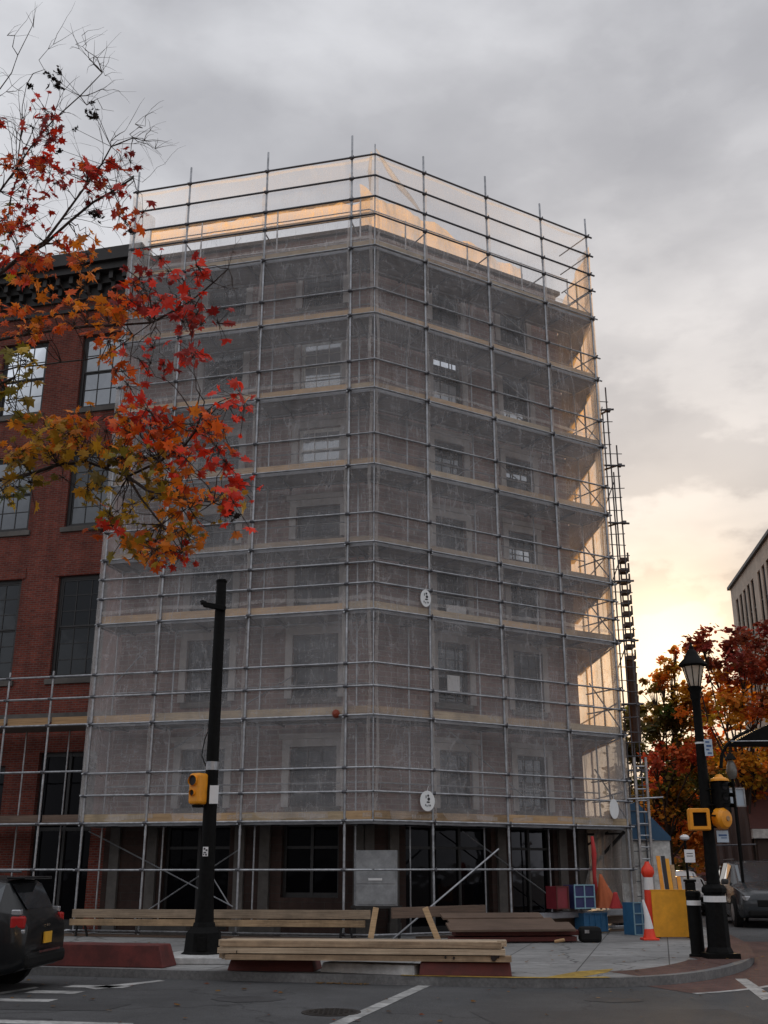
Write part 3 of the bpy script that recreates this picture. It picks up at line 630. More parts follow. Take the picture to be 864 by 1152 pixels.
# ================================================================ netting
def netsheet(Fc,s0,s1,z0,z1,o,amp,name,matn,lab,grp=None,mit=True):
    ns=int((s1-s0)/.12)+1; nz=int((z1-z0)/.16)+1; m=MB(); vs=[];fs=[]
    def ties(v,lst): return min(abs(v-t) for t in lst)
    SS=SL if Fc is FL else SR
    for i in range(ns+1):
        for j in range(nz+1):
            s=s0+(s1-s0)*i/ns; z=z0+(z1-z0)*j/nz
            ds=min([abs(s-t) for t in SS]+[s-s0,s1-s]); 
            w=min(1,ds*1.3)
            dz=min(abs(z-t) for t in dk+[20.57,22.05,z0]); w2=min(1,.25+dz*.9)
            nn=noise.noise(V((s*.9,z*.55,3.1 if Fc is FL else 8.7)))*1.2+noise.noise(V((s*3.5,z*.8,1.3)))*.5+noise.noise(V((s*1.1+z*2.,z*3.5-s,5)))*.28
            off=o+amp*1.6*nn*w*w2-.02*w-.05*w*max(0,math.sin((z-2.8)*2.55+noise.noise(V((s*.6,z*.3,7)))*2))**3

            # slack top edge between posts
            zz=z
            if j>nz-3: zz-=.10*w*(1+.4*math.sin(s*5))*(j-nz+3)/3
            if j<2 : zz+=.03*math.sin(s*7)*(2-j)/2
            vs.append(Fc.p(s+ .02*math.sin(z*2.3)*w,off,zz))
    for i in range(ns):
        for j in range(nz):
            a=i*(nz+1)+j; fs.append((a,a+nz+1,a+nz+2,a+1))
    m.add(vs,fs); t=tag(m.build(name,M[matn],uv=Fc.d[:2],smooth=True),lab,'netting',grp)
    def hem(pts,w,ax):
        q=MB()
        for (p0,p1) in zip(pts,pts[1:]):
            q.quad(p0-ax*w,p1-ax*w,p1+ax*w,p0+ax*w)
        q.build('hem',M['hem'],t,uv=Fc.d[:2],smooth=True)
    for s in [x for x in SS]+[s0+.05]:
        pts=[Fc.p(s+.06+.03*math.sin(z*1.7+s),o-.016+.02*noise.noise(V((s,z,9))),z) for z in [z0+.25*i for i in range(int((z1-z0-.3)/.25))]]
        hem(pts,.045,Fc.d)
    for z in (2.86,8.35,14.65,19.2,21.95):
        pts=[Fc.p(s,o-.02+.015*noise.noise(V((s,z,4))),z+.03*math.sin(s*2+z)) for s in [s0+.05+.2*i for i in range(int((s1-s0-.1)/.2)+1)]]
        hem(pts,.05,V((0,0,1)))
    return t
netsheet(FL,0.0,7.98,2.78,22.12,.02,.055,'safety_netting','net','grey debris netting hung over the left face of the scaffolding','debris netting sheets')
netsheet(FR,0.0,8.45,2.78,22.12,.02,.055,'safety_netting','net','grey debris netting hung over the right face of the scaffolding','debris netting sheets')
def retnet(Fc,sA,oA,sB,oB,z0,z1,lab,matn='net2'):
    n1=10; nz=int((z1-z0)/.2); vs=[];fs=[]
    for i in range(n1+1):
        for j in range(nz+1):
            t=i/n1; z=z0+(z1-z0)*j/nz; nn=noise.noise(V((t*3+sA,z*.5,2)))*.16+noise.noise(V((t*9,z*.7,4)))*.06
            w=min(1,(t)*4,(1-t)*4+.5)
            vs.append(Fc.p(sA+(sB-sA)*t+nn*w,oA+(oB-oA)*t,z))
    for i in range(n1):
        for j in range(nz):
            a=i*(nz+1)+j; fs.append((a,a+nz+1,a+nz+2,a+1))
    m=MB(); m.add(vs,fs); return tag(m.build('safety_netting',M[matn],uv=Fc.n[:2],smooth=True),lab,'netting','debris netting sheets')
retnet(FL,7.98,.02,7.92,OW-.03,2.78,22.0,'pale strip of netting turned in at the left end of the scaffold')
# platforms and netting running back along the right hand side
XW=FR.p(WR,OW,0).x+.015; Y0=FR.p(8.5,0,0).y; X0=FR.p(8.5,0,0).x
for k,z in enumerate(dk):
    for i in range(4):
        a=XW+(X0-.06-XW)*i/4; b=XW+(X0-.06-XW)*(i+1)/4-.012
        m=MB() if i==0 else m
        y0=Y0+.55*(X0-a)/1.0*.0+max(0,1.38-(X0-a)*.0)*.0+.0
        fy=lambda x:Y0+min(1.5*(X0-x)+.04,1.2-.61*((X0-x)-.72))
        m.prism([(a,fy(a)),(b,fy(b)),(b-.02,Y0+5.6),(a-.02,Y0+5.6)],z+.012,z+.05)
    m.build('side_deck',M['deck'],scf,uv=(0,1))
    m=MB(); m.tube((X0-.02,Y0,z-.03),(X0-.28,Y0+5.6,z-.03),.026,6); m.build('ledger',M['steel_dk'],scf,smooth=2)
    m=MB(); m.tube((X0-.02,Y0,z+1.0),(X0-.28,Y0+5.6,z+1.0),.022,6); m.build('guard_rail',M['steel_dk'],scf,smooth=2)
for dy,dx in ((2.0,.02),(4.0,.12)):
    m=MB(); m.tube((X0-.08-dx,Y0+dy,0.02),(X0-.08-dx,Y0+dy,21.5),.032,8); m.build('standard',M['steel_dk'],scf,smooth=2)
m=MB(); m.tube((XW+.05,Y0+2.6,0.02),(XW+.05,Y0+2.6,21.5),.03,8); m.build('standard',M['steel_dk'],scf,smooth=2)
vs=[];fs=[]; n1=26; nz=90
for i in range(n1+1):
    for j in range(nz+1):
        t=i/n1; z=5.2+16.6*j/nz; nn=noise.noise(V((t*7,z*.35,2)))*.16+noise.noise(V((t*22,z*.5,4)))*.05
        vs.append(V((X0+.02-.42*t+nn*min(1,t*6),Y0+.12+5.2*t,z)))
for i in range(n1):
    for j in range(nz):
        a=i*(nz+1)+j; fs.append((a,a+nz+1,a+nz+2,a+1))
m=MB(); m.add(vs,fs); tag(m.build('safety_netting',M['glownet'],uv=(0,1),smooth=True),'netting along the right side of the scaffold, sunset glow put into its orange tan colour','netting','debris netting sheets')
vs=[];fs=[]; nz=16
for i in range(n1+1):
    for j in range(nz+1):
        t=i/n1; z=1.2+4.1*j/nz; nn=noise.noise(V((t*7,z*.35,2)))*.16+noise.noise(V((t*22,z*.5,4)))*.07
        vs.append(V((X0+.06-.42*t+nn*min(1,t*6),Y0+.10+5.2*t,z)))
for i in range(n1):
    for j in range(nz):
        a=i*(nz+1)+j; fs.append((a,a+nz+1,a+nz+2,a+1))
m=MB(); m.add(vs,fs); tag(m.build('safety_netting',M['lownet'],uv=(0,1),smooth=True),'lowest netting along the right side of the scaffold, shade put into its dull grey colour','netting','debris netting sheets')
# a gathered flap beyond the last pole, reaching the ground
vs=[];fs=[];n1=8;nz=60
for i in range(n1+1):
    for j in range(nz+1):
        t=i/n1;q_=j/nz; z=.25+q_*21.4; fl=.14+.42*(1-q_)**1.5
        s=8.5+fl*t+.04*math.sin(t*9+z*.4)*(t>0); o=.1+.5*t+.12*math.sin(t*14+.3*z)
        vs.append(FR.p(s,o,z+.06*math.sin(t*7)*(j==0)))
for i in range(n1):
    for j in range(nz):
        a=i*(nz+1)+j; fs.append((a,a+nz+1,a+nz+2,a+1))
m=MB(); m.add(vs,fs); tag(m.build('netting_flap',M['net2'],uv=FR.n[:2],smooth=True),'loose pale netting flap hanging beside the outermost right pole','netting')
# drape at lower right inside the ground bay
vs=[];fs=[]
for i in range(15):
    for j in range(17):
        t=i/14;q_=j/16; z=.3+q_*2.4
        s=8.5-.95*(t)*(1-.45*q_)+.04*math.sin(t*25); o=.35+.12*math.sin(t*21+2*q_)+.5*t
        vs.append(FR.p(s,o,z+(1-q_)*(.9*t**2)))
for i in range(14):
    for j in range(16):
        a=i*17+j; fs.append((a,a+17,a+18,a+1))
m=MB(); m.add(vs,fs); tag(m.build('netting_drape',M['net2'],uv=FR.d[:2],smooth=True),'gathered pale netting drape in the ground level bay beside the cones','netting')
# bunched netting roll at the top by the corner
m=MB(); pts=[FR.p(.05,.02,22.3),FR.p(.45,.0,21.75),FR.p(.9,.0,21.25),FR.p(1.35,.03,20.95),FR.p(1.7,.04,20.6)]
m.path(pts,[.02,.07,.09,.06,.02],8); m.path([FL.p(.12,.02,22.2),FL.p(.17,.0,21.5),FL.p(.15,0,20.8)],[.03,.06,.02],8)
tag(m.build('netting_bundle',M['net2'],uv=(0,1),smooth=True),'twisted bundle of netting tied at the top corner tube','netting')
# tan sheeting at roof level
def sheetp(Fc,a,b,o,z0,z1,lab,nm='tan_sheet'):
    n_=int((b-a)/.07); vs=[];fs=[]
    for i in range(n_+1):
        for j in range(9):
            s=a+(b-a)*i/n_; z=z0(s)+(z1(s)-z0(s))*j/8
            vs.append(Fc.p(s,o+.14*noise.noise(V((s*1.6,z*.8,0)))+.07*noise.noise(V((s*5+z,z*1.5,3))),z+(.02+.10*j/8)*noise.noise(V((s*2.2,5,j*.2)))))
    for i in range(n_):
        for j in range(8):
            k=i*9+j; fs.append((k,k+9,k+10,k+1))
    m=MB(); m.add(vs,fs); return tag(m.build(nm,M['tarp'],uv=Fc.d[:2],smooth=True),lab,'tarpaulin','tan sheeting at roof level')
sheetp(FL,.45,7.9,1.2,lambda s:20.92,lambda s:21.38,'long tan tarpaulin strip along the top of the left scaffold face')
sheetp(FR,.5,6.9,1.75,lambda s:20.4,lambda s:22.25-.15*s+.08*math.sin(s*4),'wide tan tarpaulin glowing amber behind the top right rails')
for Fc,e in ((FL,7.9),):
    m=MB(); fbox(m,Fc,.4,e,1.22,1.27,21.4,21.52); tag(m.build('roof_rail_board',M['timber'],uv=Fc.d[:2]),'timber rail board along the top of the %s scaffold face'%('left' if Fc is FL else 'right'),'board')
    m=MB(); fbox(m,Fc,.3,e,1.15,1.19,20.74,20.9); tag(m.build('roof_edge_board',M['pine'],uv=Fc.d[:2]),'pine edge board under the tan sheeting of the %s scaffold face'%('left' if Fc is FL else 'right'),'board')
# ================================================================ ladder tower beyond the right end
def vx(x,y,Y): return atY(x,y,Y)
lt=empty('ladder_tower',(7.6,33,0),label='slim ladder tower of dark tubes and rungs rising beside the right netting edge',cat='ladder tower')
Y=33
T1=vx(681,436,Y); T2=vx(693.5,501,Y); T3=vx(672,436,Y); T4=vx(711,775,Y-.0)
tops=[(T3.x-.02,T1.z-.3),(T1.x,T1.z),(T2.x,T2.z)]
for x,z in tops:
    for dy in (0,.7):
        m=MB(); m.tube(V((x,Y+dy,0)),V((x,Y+dy,z-dy)),.025,8); m.build('upright',M['steel_dk'],lt,smooth=2)
z=.5;k=0
while z<T1.z-.3:
    top=z>T2.z-.2; x1=tops[1][0] if top else tops[2][0]
    big=k%5==0
    m=MB(); m.tube(V((tops[0][0]-.1,Y-.04,z)),V((x1+(.22 if big else .05+.1*(k%3==0)),Y-.04,z+random.uniform(-.04,.04))),.035 if big else .015,6)
    if big: m.box(V((x1+.05,Y-.02,z+.0)),(.12,.2,.08)); m.beam(V((tops[0][0],Y+.7,z+.05)),V((x1+.1,Y,z+.05)),.05,.05)
    m.build('rung',M['steel_dk'],lt,smooth=2); z+=.42 if k%4 else .33; k+=1
    if k%7==3:
        m=MB(); m.tube(V((tops[0][0],Y+.7,z)),V((x1,Y+.7,z+1.3)),.018,6); m.build('brace',M['steel_dk'],lt,smooth=2)
# segmented chute
ch=empty('rubbish_chute',(vx(708,760,Y+.5).x,Y+.5,6),label='dark brown segmented chute standing between netting edge and ladder tower',cat='chute')
xa=vx(706,700,Y+.5).x
zt=vx(700,628,Y+.5).z; zb=vx(711,835,Y+.5).z
z=zb;k=0
while z<zt:
    m=MB(); h=.36
    if z<zb+2.4: m.lathe((xa,Y+.5,z),[(.15,0),(.18,h*1.02)],10)
    else: m.box(V((xa,Y+.5,z+.12)),(.22+.05*(k%2),.4,.12)); m.box(V((xa+.17,Y+.5,z+.25)),(.05,.05,.3))
    m.build('segment',M['brownmetal'],ch); z+=h; k+=1
# lower ladder
ld=empty('ladder',tuple(vx(735,1000,31.5).xy.to_3d()),label='grey metal ladder leaning upright behind the tall orange post',cat='ladder')
a=vx(735,1003,31.5);b=vx(726,852,31.5);a2=vx(723,1003,31.5);b2=vx(713,852,31.5)
for p,q in ((a,b),(a2,b2)):
    m=MB(); m.beam(V((p.x,p.y,0.0)),q,.06,.1,V((0,1,0))); m.build('rail',M['steel'],ld)
for i in range(11):
    t=(i+.7)/11.5; m=MB(); m.tube(a2.lerp(b2,t),a.lerp(b,t),.02,6); m.build('rung',M['steel'],ld)
m=MB(); m.tube(vx(705,899,31.3),vx(746,897,31.3),.025,6); m.build('tie_tube',M['steel'],ld)
# grey debris panel / netting wall seen behind ladder
# ================================================================ lighting columns
def lamp(loc):
    t=empty('street_lamp',loc,label='black post street lamp with a glass lantern head at the kerb corner',cat='street lamp')
    m=MB(); m.box((0,0,.05),(.62,.56,.1)); m.lathe((0,0,.1),[(.26,0),(.24,.05),(.215,.1),(.20,.9),(.20,1.05),(.235,1.07),(.235,1.15),(.17,1.22)],8); m.build('base',M['black'],t,local=True,bevel=.01)
    m=MB(); m.lathe((0,0,1.0),[(.212,0),(.212,.11)],20); m.build('white_band',M['conewhite'],t,local=True)
    m=MB(); m.lathe((0,0,1.25),[(.13,0),(.11,1.2),(.085,3.2),(.082,3.6),(.11,3.66),(.10,3.75),(.16,3.86)],14); m.build('pole',M['black'],t,local=True,smooth=2)
    m=MB(); m.lathe((0,0,3.98),[(.1,0),(.1,.035)],14); m.build('collar_band',M['conewhite'],t,local=True)
    m=MB(); zb=5.12
    m.lathe((0,0,zb),[(.10,0),(.20,.42)],8); g=m.build('lantern_glass',M['lampglass'],t,local=True)
    m=MB()
    for k in range(8):
        an=2*math.pi*(k+.5)/8; m.tube(V((.11*math.cos(an),.11*math.sin(an),zb)),V((.215*math.cos(an),.215*math.sin(an),zb+.43)),.011,5)
    m.lathe((0,0,zb-.03),[(.11,0),(.125,.03),(.11,.05)],8); m.build('lantern_frame',M['black'],t,local=True)
    m=MB(); m.lathe((0,0,zb+.43),[(.24,0),(.29,.02),(.27,.07),(.17,.17),(.12,.27),(.09,.32),(.05,.36),(.05,.41),(.025,.44),(.015,.5)],14); m.build('cap',M['black'],t,local=True,smooth=2)
    m=MB(); m.lathe((0,0,zb+.08),[(.03,0),(.05,.08),(.045,.18),(.02,.22)],10); m.build('bulb',M['paper'],g,local=True)
    return t
lp=lamp((6.36,21.62,0))
def slim(loc,lab):
    t=empty('bollard',loc,label=lab,cat='bollard')
    m=MB(); m.lathe((0,0,0),[(.17,0),(.17,.04),(.13,.06),(.13,1.08),(.145,1.09),(.145,1.17),(.11,1.2)],16); m.build('post',M['black'],t,local=True,smooth=2)
    m=MB(); m.lathe((0,0,.93),[(.136,0),(.136,.09)],16); m.build('white_band',M['conewhite'],t,local=True)
slim((6.04,21.95,0),'slim black bollard with a white band beside the street lamp base')
def ped(root,c,ang,rnd=False,d=.2):
    """pedestrian signal housing centred at c facing ang"""
    Mx=Matrix.Rotation(ang,3,'Z')
    return Mx
# right-hand yellow signals on the lamp pole
LX,LY=6.36,21.62
def signal(loc,rz,label,w=.42,h=.44,d=.2,yel=True,kind='sq'):
    t=empty('pedestrian_signal',loc,rz,label=label,cat='pedestrian signal')
    m=MB(); m.box((0,0,0),(w,d,h)); b=m.build('housing',M['yellow'],t,local=True,bevel=.035)
    m=MB(); # open visor ring
    a=w*.5-.02;c=h*.5-.02
    m.box((0,-d/2-.04,c-.03),(2*a,.08,.06)); m.box((0,-d/2-.04,-c+.03),(2*a,.08,.06)); m.box((-a+.03,-d/2-.04,0),(.06,.08,2*c-.12)); m.box((a-.03,-d/2-.04,0),(.06,.08,2*c-.12)); m.build('visor',M['yellow'],t,local=True)
    m=MB(); m.box((0,-d/2-.008,0),(2*a-.08,.012,2*c-.08)); m.build('lens',M['lensblack'],t,local=True,bevel=.003)
    m=MB(); m.tube((w*.5,0,.14),(w*.5+.18,.05,.14),.022,6); m.tube((w*.5,0,-.14),(w*.5+.18,.05,-.14),.022,6); m.build('bracket',M['black'],t,local=True)
    return t
ps=atY(785,922,21.5); signal((ps.x+.02,21.5,ps.z),R(-8),'square yellow pedestrian signal with black lens left of the lamp post',.42,.42)
pr=atY(811,921,21.5)
t=empty('traffic_signal',(pr.x+.02,21.5,pr.z),R(35),label='round backed yellow signal head right of the lamp post',cat='traffic signal')
My=Matrix.Rotation(R(90),3,'X')
m=MB(); m.lathe((0,0,0),[(.17,-.12),(.205,-.08),(.205,.06),(.16,.12),(.07,.14)],18,My); m.build('housing',M['yellow'],t,local=True,smooth=2)
m=MB(); m.lathe((0,.0,0),[(.05,.14),(.05,.155)],10,My); m.build('cable_plate',M['timber'],t,local=True)
m=MB(); m.tube((-.32,0,.05),(-.1,0,.05),.02,6); m.build('bracket',M['black'],t,local=True)
tl=atY(811,897,21.6)
t=empty('traffic_light',(tl.x,21.6,tl.z-.25),R(30),label='black traffic light with orange top beside the lamp post',cat='traffic light')
m=MB(); m.box((0,0,.25),(.3,.24,.62)); m.build('housing',M['black'],t,local=True,bevel=.03)
m=MB(); m.lathe((0,0,.56),[(.19,0),(.18,.04),(.09,.08),(.05,.13)],12); m.build('cap',M['yellow'],t,local=True)
for i in range(3):
    m=MB(); z=.06+.2*i
    for k in range(9):
        a0=R(180*k/9);a1=R(180*(k+1)/9); m.quad((.085*math.cos(a0),-.12,z+.085*math.sin(a0)),(.085*math.cos(a1),-.12,z+.085*math.sin(a1)),(.085*math.cos(a1),-.28,z+.085*math.sin(a1)-.02),(.085*math.cos(a0),-.28,z+.085*math.sin(a0)-.02))
    m.build('visor',M['black'],t,local=True)
    m=MB(); m.lathe((0,-.125,z),[(.075,-.0),(.06,.015)],14,My); m.build('lens',M['ink'],t,local=True)
m=MB(); m.tube((-.3,.05,.4),(-.13,.05,.4),.02,6); m.tube((-.3,.05,.1),(-.13,.05,.1),.02,6); m.build('bracket',M['black'],t,local=True)
def plate(name,c,w,h,rz,label,cat,lines,matn='paper',post=None,ink='ink',tilt=0):
    t=empty(name,c,rz,label=label,cat=cat); mr=Matrix.Rotation(tilt,3,'Y')
    m=MB(); m.box((0,0,0),(w,.012,h),mr); m.build('panel',M[matn],t,local=True,bevel=.002)
    if lines:
        m=MB()
        for (x,z,a,b) in lines: m.box(mr@V((x*w,-.0085,z*h)),(a*w,.004,b*h),mr)
        m.build('marking',M[ink],t,local=True)
    if post:
        m=MB(); m.tube((0,.03,-post),(0,.03,h/2+.02),.025,8); m.build('post',M['black'],t,local=True)
    return t
M['palesign']=mat('pale_sign',(.42,.50,.58),.5,var=.06)
M['signink']=mat('sign_blue_ink',(.06,.12,.26),.6)
TL=[(-.1,.33,.5,.1),(.05,.1,.62,.12),(-.12,-.12,.4,.1),(.08,-.33,.5,.1)]
p=atY(797,841,21.5); plate('parking_sign',(p.x,21.5,p.z),.17,.33,R(8),'small pale blue street sign high on the lamp post','sign',TL,'palesign',ink='signink')
p=atY(813,941,21.5); plate('notice',(p.x,21.5,p.z),.24,.22,R(8),'white notice hung under the yellow signals on the lamp post','notice',[(0,.1,.7,.16),(.1,-.12,.5,.08)],'palesign',ink='signink')
p=atY(776,963,27); plate('notice_board',(p.x,27,p.z),.25,.3,0,'white paper notice on a dark kiosk box beyond the yellow board','notice',[(0,.2,.6,.05),(0,0,.6,.05)],'paper')
# dark meter box + globe lamp
t=empty('pay_station',(p.x,27.2,0),label='dark box shaped pay station beyond the yellow barrier board',cat='pay station')
m=MB(); m.box((0,0,.65),(.22,.2,1.3)); m.build('cabinet',M['black'],t,local=True,bevel=.03)
m=MB(); m.box((0,-.0,1.33),(.26,.24,.06)); m.build('hood',M['black'],t,local=True,bevel=.02)
p=atY(770,941,30)
t=empty('globe_lamp',(p.x,30,0),label='small white headed lamp post standing by the parked cars',cat='lamp')
m=MB(); m.tube((0,0,0),(0,0,p.z-.08),.035,8); m.build('pole',M['black'],t,local=True)
m=MB(); m.lathe((0,0,p.z-.1),[(.05,0),(.12,.03),(.13,.08),(.09,.13),(.03,.15)],14); m.build('head',M['conewhite'],t,local=True,smooth=2)
# ---- left signal pole
PX,PY=-3.35,21.1
t=empty('signal_pole',(PX,PY,0),label='tall black signal pole with short crossbar standing on a white concrete pad',cat='pole')
m=MB(); m.lathe((0,0,.06),[(.42,0),(.42,.06),(.36,.1),(.33,.42),(.28,.47),(.22,.52),(.2,.6)],8); m.build('base',M['black'],t,local=True,bevel=.012)
m=MB(); m.lathe((0,0,.62),[(.18,0),(.15,.5),(.135,1.5),(.12,3.2),(.11,5),(.105,6.2),(.10,6.63)],16); m.build('pole',M['black'],t,local=True,smooth=2)
m=MB(); m.lathe((0,0,7.2),[(.115,0),(.12,.03),(.04,.07)],12); m.build('cap',M['black'],t,local=True)
m=MB(); m.beam((-.33,-.05,6.72),(.12,-.12,6.62),.12,.10); m.beam((-.33,-.05,6.72),(-.36,-.02,6.80),.12,.06); m.build('crossbar',M['black'],t,local=True,bevel=.01)
m=MB(); m.box((0.02,-.335,.3),(.16,.02,.24)); m.build('access_door',M['black'],t,local=True,bevel=.006)
m=MB(); m.path([(-.12,-.05,3.5),(-.2,-.1,3.7),(-.16,-.08,4.0),(-.12,-.03,4.15)],.012,5); m.build('cable',M['rubber'],t,local=True)
m=MB(); m.lathe((0,0,3.42),[(.136,0),(.136,.16)],14); m.build('clamp_band',M['steel'],t,local=True)
sg=empty('pedestrian_signal',(-3.57,20.97,3.06),R(62),label='yellow pedestrian signal clamped to the left signal pole',cat='pedestrian signal')
m=MB(); m.box((0,0,0),(.30,.27,.58)); m.build('housing',M['yellow'],sg,local=True,bevel=.05)
for z,rr in ((.15,.10),(-.08,.06)):
    m=MB()
    n=12
    for k in range(n):
        a0=2*math.pi*k/n;a1=2*math.pi*(k+1)/n
        m.quad((-.15,.02+rr*math.cos(a0),z+rr*math.sin(a0)),(-.15,.02+rr*math.cos(a1),z+rr*math.sin(a1)),(-.20,.02+rr*math.cos(a1),z+rr*math.sin(a1)),(-.20,.02+rr*math.cos(a0),z+rr*math.sin(a0)))
    m.build('visor',M['yellow'],sg,local=True)
    m=MB(); m.add([(-.153,.02+rr*math.cos(2*math.pi*k/n),z+rr*math.sin(2*math.pi*k/n)) for k in range(n)],[tuple(range(n))]); m.build('lens',M['ink'],sg,local=True)
m=MB(); m.box((.0,.0,-.32),(.16,.16,.05)); m.build('terminal_box',M['black'],sg,local=True,bevel=.01)
p=atY(241,894,20.95); plate('notice_plate',(p.x,20.92,p.z),.17,.34,0,'blank white plate beside the signal on the left pole','plate',[],'paper')
p=atY(231,958,20.9); plate('sticker',(p.x,20.915,p.z),.10,.17,0,'torn black and white sticker on the left signal pole','sticker',[(-.2,.3,.3,.2),(.2,.15,.35,.18),(-.1,-.1,.5,.12),(.15,-.32,.3,.2),(-.3,-.3,.2,.15)],'paper')
m=MB(); vs=[(-4.15,20.2),(-2.6,20.1),(-2.55,21.55),(-3.9,21.8)]
m.prism([(x,y) for x,y in vs],.002,.12); tag(m.build('concrete_pad',M['conc'],bevel=.02),'white concrete pad under the left signal pole','pad')
# ================================================================ kerb side objects
DK=V((-.973,.23,0))
def block(p0,p1,h,dep,label,mt='redblock',slope=.12):
    a=V((*p0,0));b=V((*p1,0)); d=(b-a).normalized(); n=V((-d.y,d.x,0)); m=MB()
    vs=[a,b,b+n*dep,a+n*dep]; top=[a+d*slope+n*.05,b-d*slope+n*.05,b+n*(dep-.05)-d*slope,a+n*(dep-.05)+d*slope]
    m.add([v+V((0,0,.003)) for v in vs]+[v+V((0,0,h)) for v in top],[(0,1,2,3),(7,6,5,4),(0,4,5,1),(1,5,6,2),(2,6,7,3),(3,7,4,0)])
    return tag(m.build('kerb_block',M[mt],bevel=.015),label,'block','painted blocks along the kerb')
block((-6.0,19.95),(-3.75,19.45),.36,.6,'long red painted concrete block between the black car and the signal pole')
block((-2.6,18.98),(-1.15,18.76),.17,.7,'low red skid under the left end of the pale timber stack','redsteel',.04)
block((.55,18.1),(2.0,17.95),.2,.7,'low red skid under the right end of the pale timber stack','redsteel',.02)
tag(block((-1.05,18.74),(.48,18.12),.15,.5,'pale concrete kerb block under the middle of the pale timber stack','conc',.03))
# front timber stack
LN=['front row','second row','third row','back row']; LT=['bottom layer','middle layer','top layer']
for k in range(3):
    for j in range(4):
        a=V((-2.62+random.uniform(-.14,.10),18.62+j*.2+random.uniform(-.03,.02),.205+k*.1)); b=V((1.98+random.uniform(-.2,.08),17.98+j*.2+random.uniform(-.03,.02),.215+k*.1))
        d=(b-a).normalized(); m=MB(); n_=8; sg_=random.uniform(-.012,.012); pp=[a.lerp(b,i/n_)+V((0,sg_*2*math.sin(math.pi*i/n_),.045)) for i in range(n_+1)]
        tw_=random.uniform(-.03,.03); hh=random.uniform(.082,.094); ww=random.uniform(.16,.188)
        for u_,v_ in zip(pp,pp[1:]): m.beam(u_-d*.001*(u_ is not pp[0]),v_,ww,hh)
        mtl=random.choice(['lumber','lumber','lumber2','lumber3']) 
        tag(m.build('timber_beam',M[mtl],uv=d[:2]),'pale timber beam, %s, %s of the stack on the kerb'%(LN[j],LT[k]),'timber beam','pale timber beams stacked on the kerb')
m=MB(); b=V((1.72,17.915,.3))
for dx,dz,h in ((0,0,.15),(.06,.02,.1),(-.75,-.02,.05),(-.62,-.03,.05),(-4.1,.03,.05)):
    q=b+V((dx,-dx*.139-.006,dz)); m.lathe(q,[(h*.35,-.006),(h*.3,.006)],8,Matrix.Rotation(R(90),3,'X')@Matrix.Diagonal((1,1.5,1)).to_3x3())
tag(m.build('timber_knots',M['knot']),'dark knots and strap scars on the front face of the timber stack','knots')
# brown plank stack
for k,(x0,x1,y,z,w,mt) in enumerate(((1.5,4.4,26.0,.08,.5,'redsteel'),(1.6,4.6,26.1,.2,.5,'redsteel'),(1.45,4.35,25.8,.34,.55,'oldwood'),(1.5,4.0,26.3,.43,.45,'oldwood'),(1.35,3.75,26.6,.54,.4,'oldwood'))):
    m=MB(); a=V((x0,y,z)); b=V((x1,y+.35,z)); tlt=V((0,-.25,1)) if k>1 else V((0,0,1)); m.beam(a,b,w,.05 if k>1 else .1,tlt)
    tag(m.build('plank',M[mt],uv=(1,.1),bevel=.006),['lowest dark red plank of the stack before the right scaffold face','second dark red plank of the stack before the right scaffold face','wide brown plank sloping at the front of the right hand stack','middle brown plank overlapping the wide sloping plank','uppermost brown plank at the back of the right hand stack'][k],'plank','brown planks stacked before the scaffold')
m=MB(); m.beam(FR.p(.2,-.55,.62),FR.p(2.9,-.55,.64),.08,.24); tag(m.build('long_beam',M['oldwood'],uv=FR.d[:2],bevel=.006),'long pale brown beam lying behind the brown planks','beam')
m=MB(); m.beam(FR.p(3.2,-.2,.42),FR.p(8.0,-.2,.5),.35,.14); tag(m.build('grey_beam',M['fascia'],uv=FR.d[:2],bevel=.01),'grey steel beam along the foot of the right scaffold bays','beam')
m=MB(); m.beam(FR.p(3.4,.1,.22),FR.p(8.0,.1,.3),.3,.18); tag(m.build('brown_beam',M['oldwood'],uv=FR.d[:2]),'dark brown beam under the grey beam at the right scaffold bays','beam')
# black bucket/roll at plank end
t=empty('tool_case',(4.75,26.2,0),label='black rounded tool case at the right end of the plank stack',cat='case'); m=MB(); m.box((0,0,.17),(.5,.4,.34)); m.build('case',M['rubber'],t,local=True,bevel=.08); m=MB(); m.box((-.1,-.205,.24),(.1,.012,.07)); m.build('label_patch',M['steel'],t,local=True)
m=MB(); m.lathe((3.95,25.6,.07),[(.035,-.12),(.04,.12)],10,Matrix.Rotation(R(80),3,'Y')); tag(m.build('glove',M['timber'],bevel=.02),'small amber wood offcut on the pavement by the tool case','offcut')
# leaning stakes
for (p0,p1,lab) in (((417,1056),(423,1021),'short upright amber stake left of the bare frame tubes'),((493,1058),(478,1021),'short amber stake leaning left against the beam')):
    a=atY(*p0,25.2);b=atY(*p1,25.3); a.z=max(a.z,.0); m=MB(); m.beam(a,b,.13,.06,V((0,1,0))); tag(m.build('stake',M['pine'],uv=(0,1),bevel=.008),lab,'stake','amber stakes behind the timber stack')
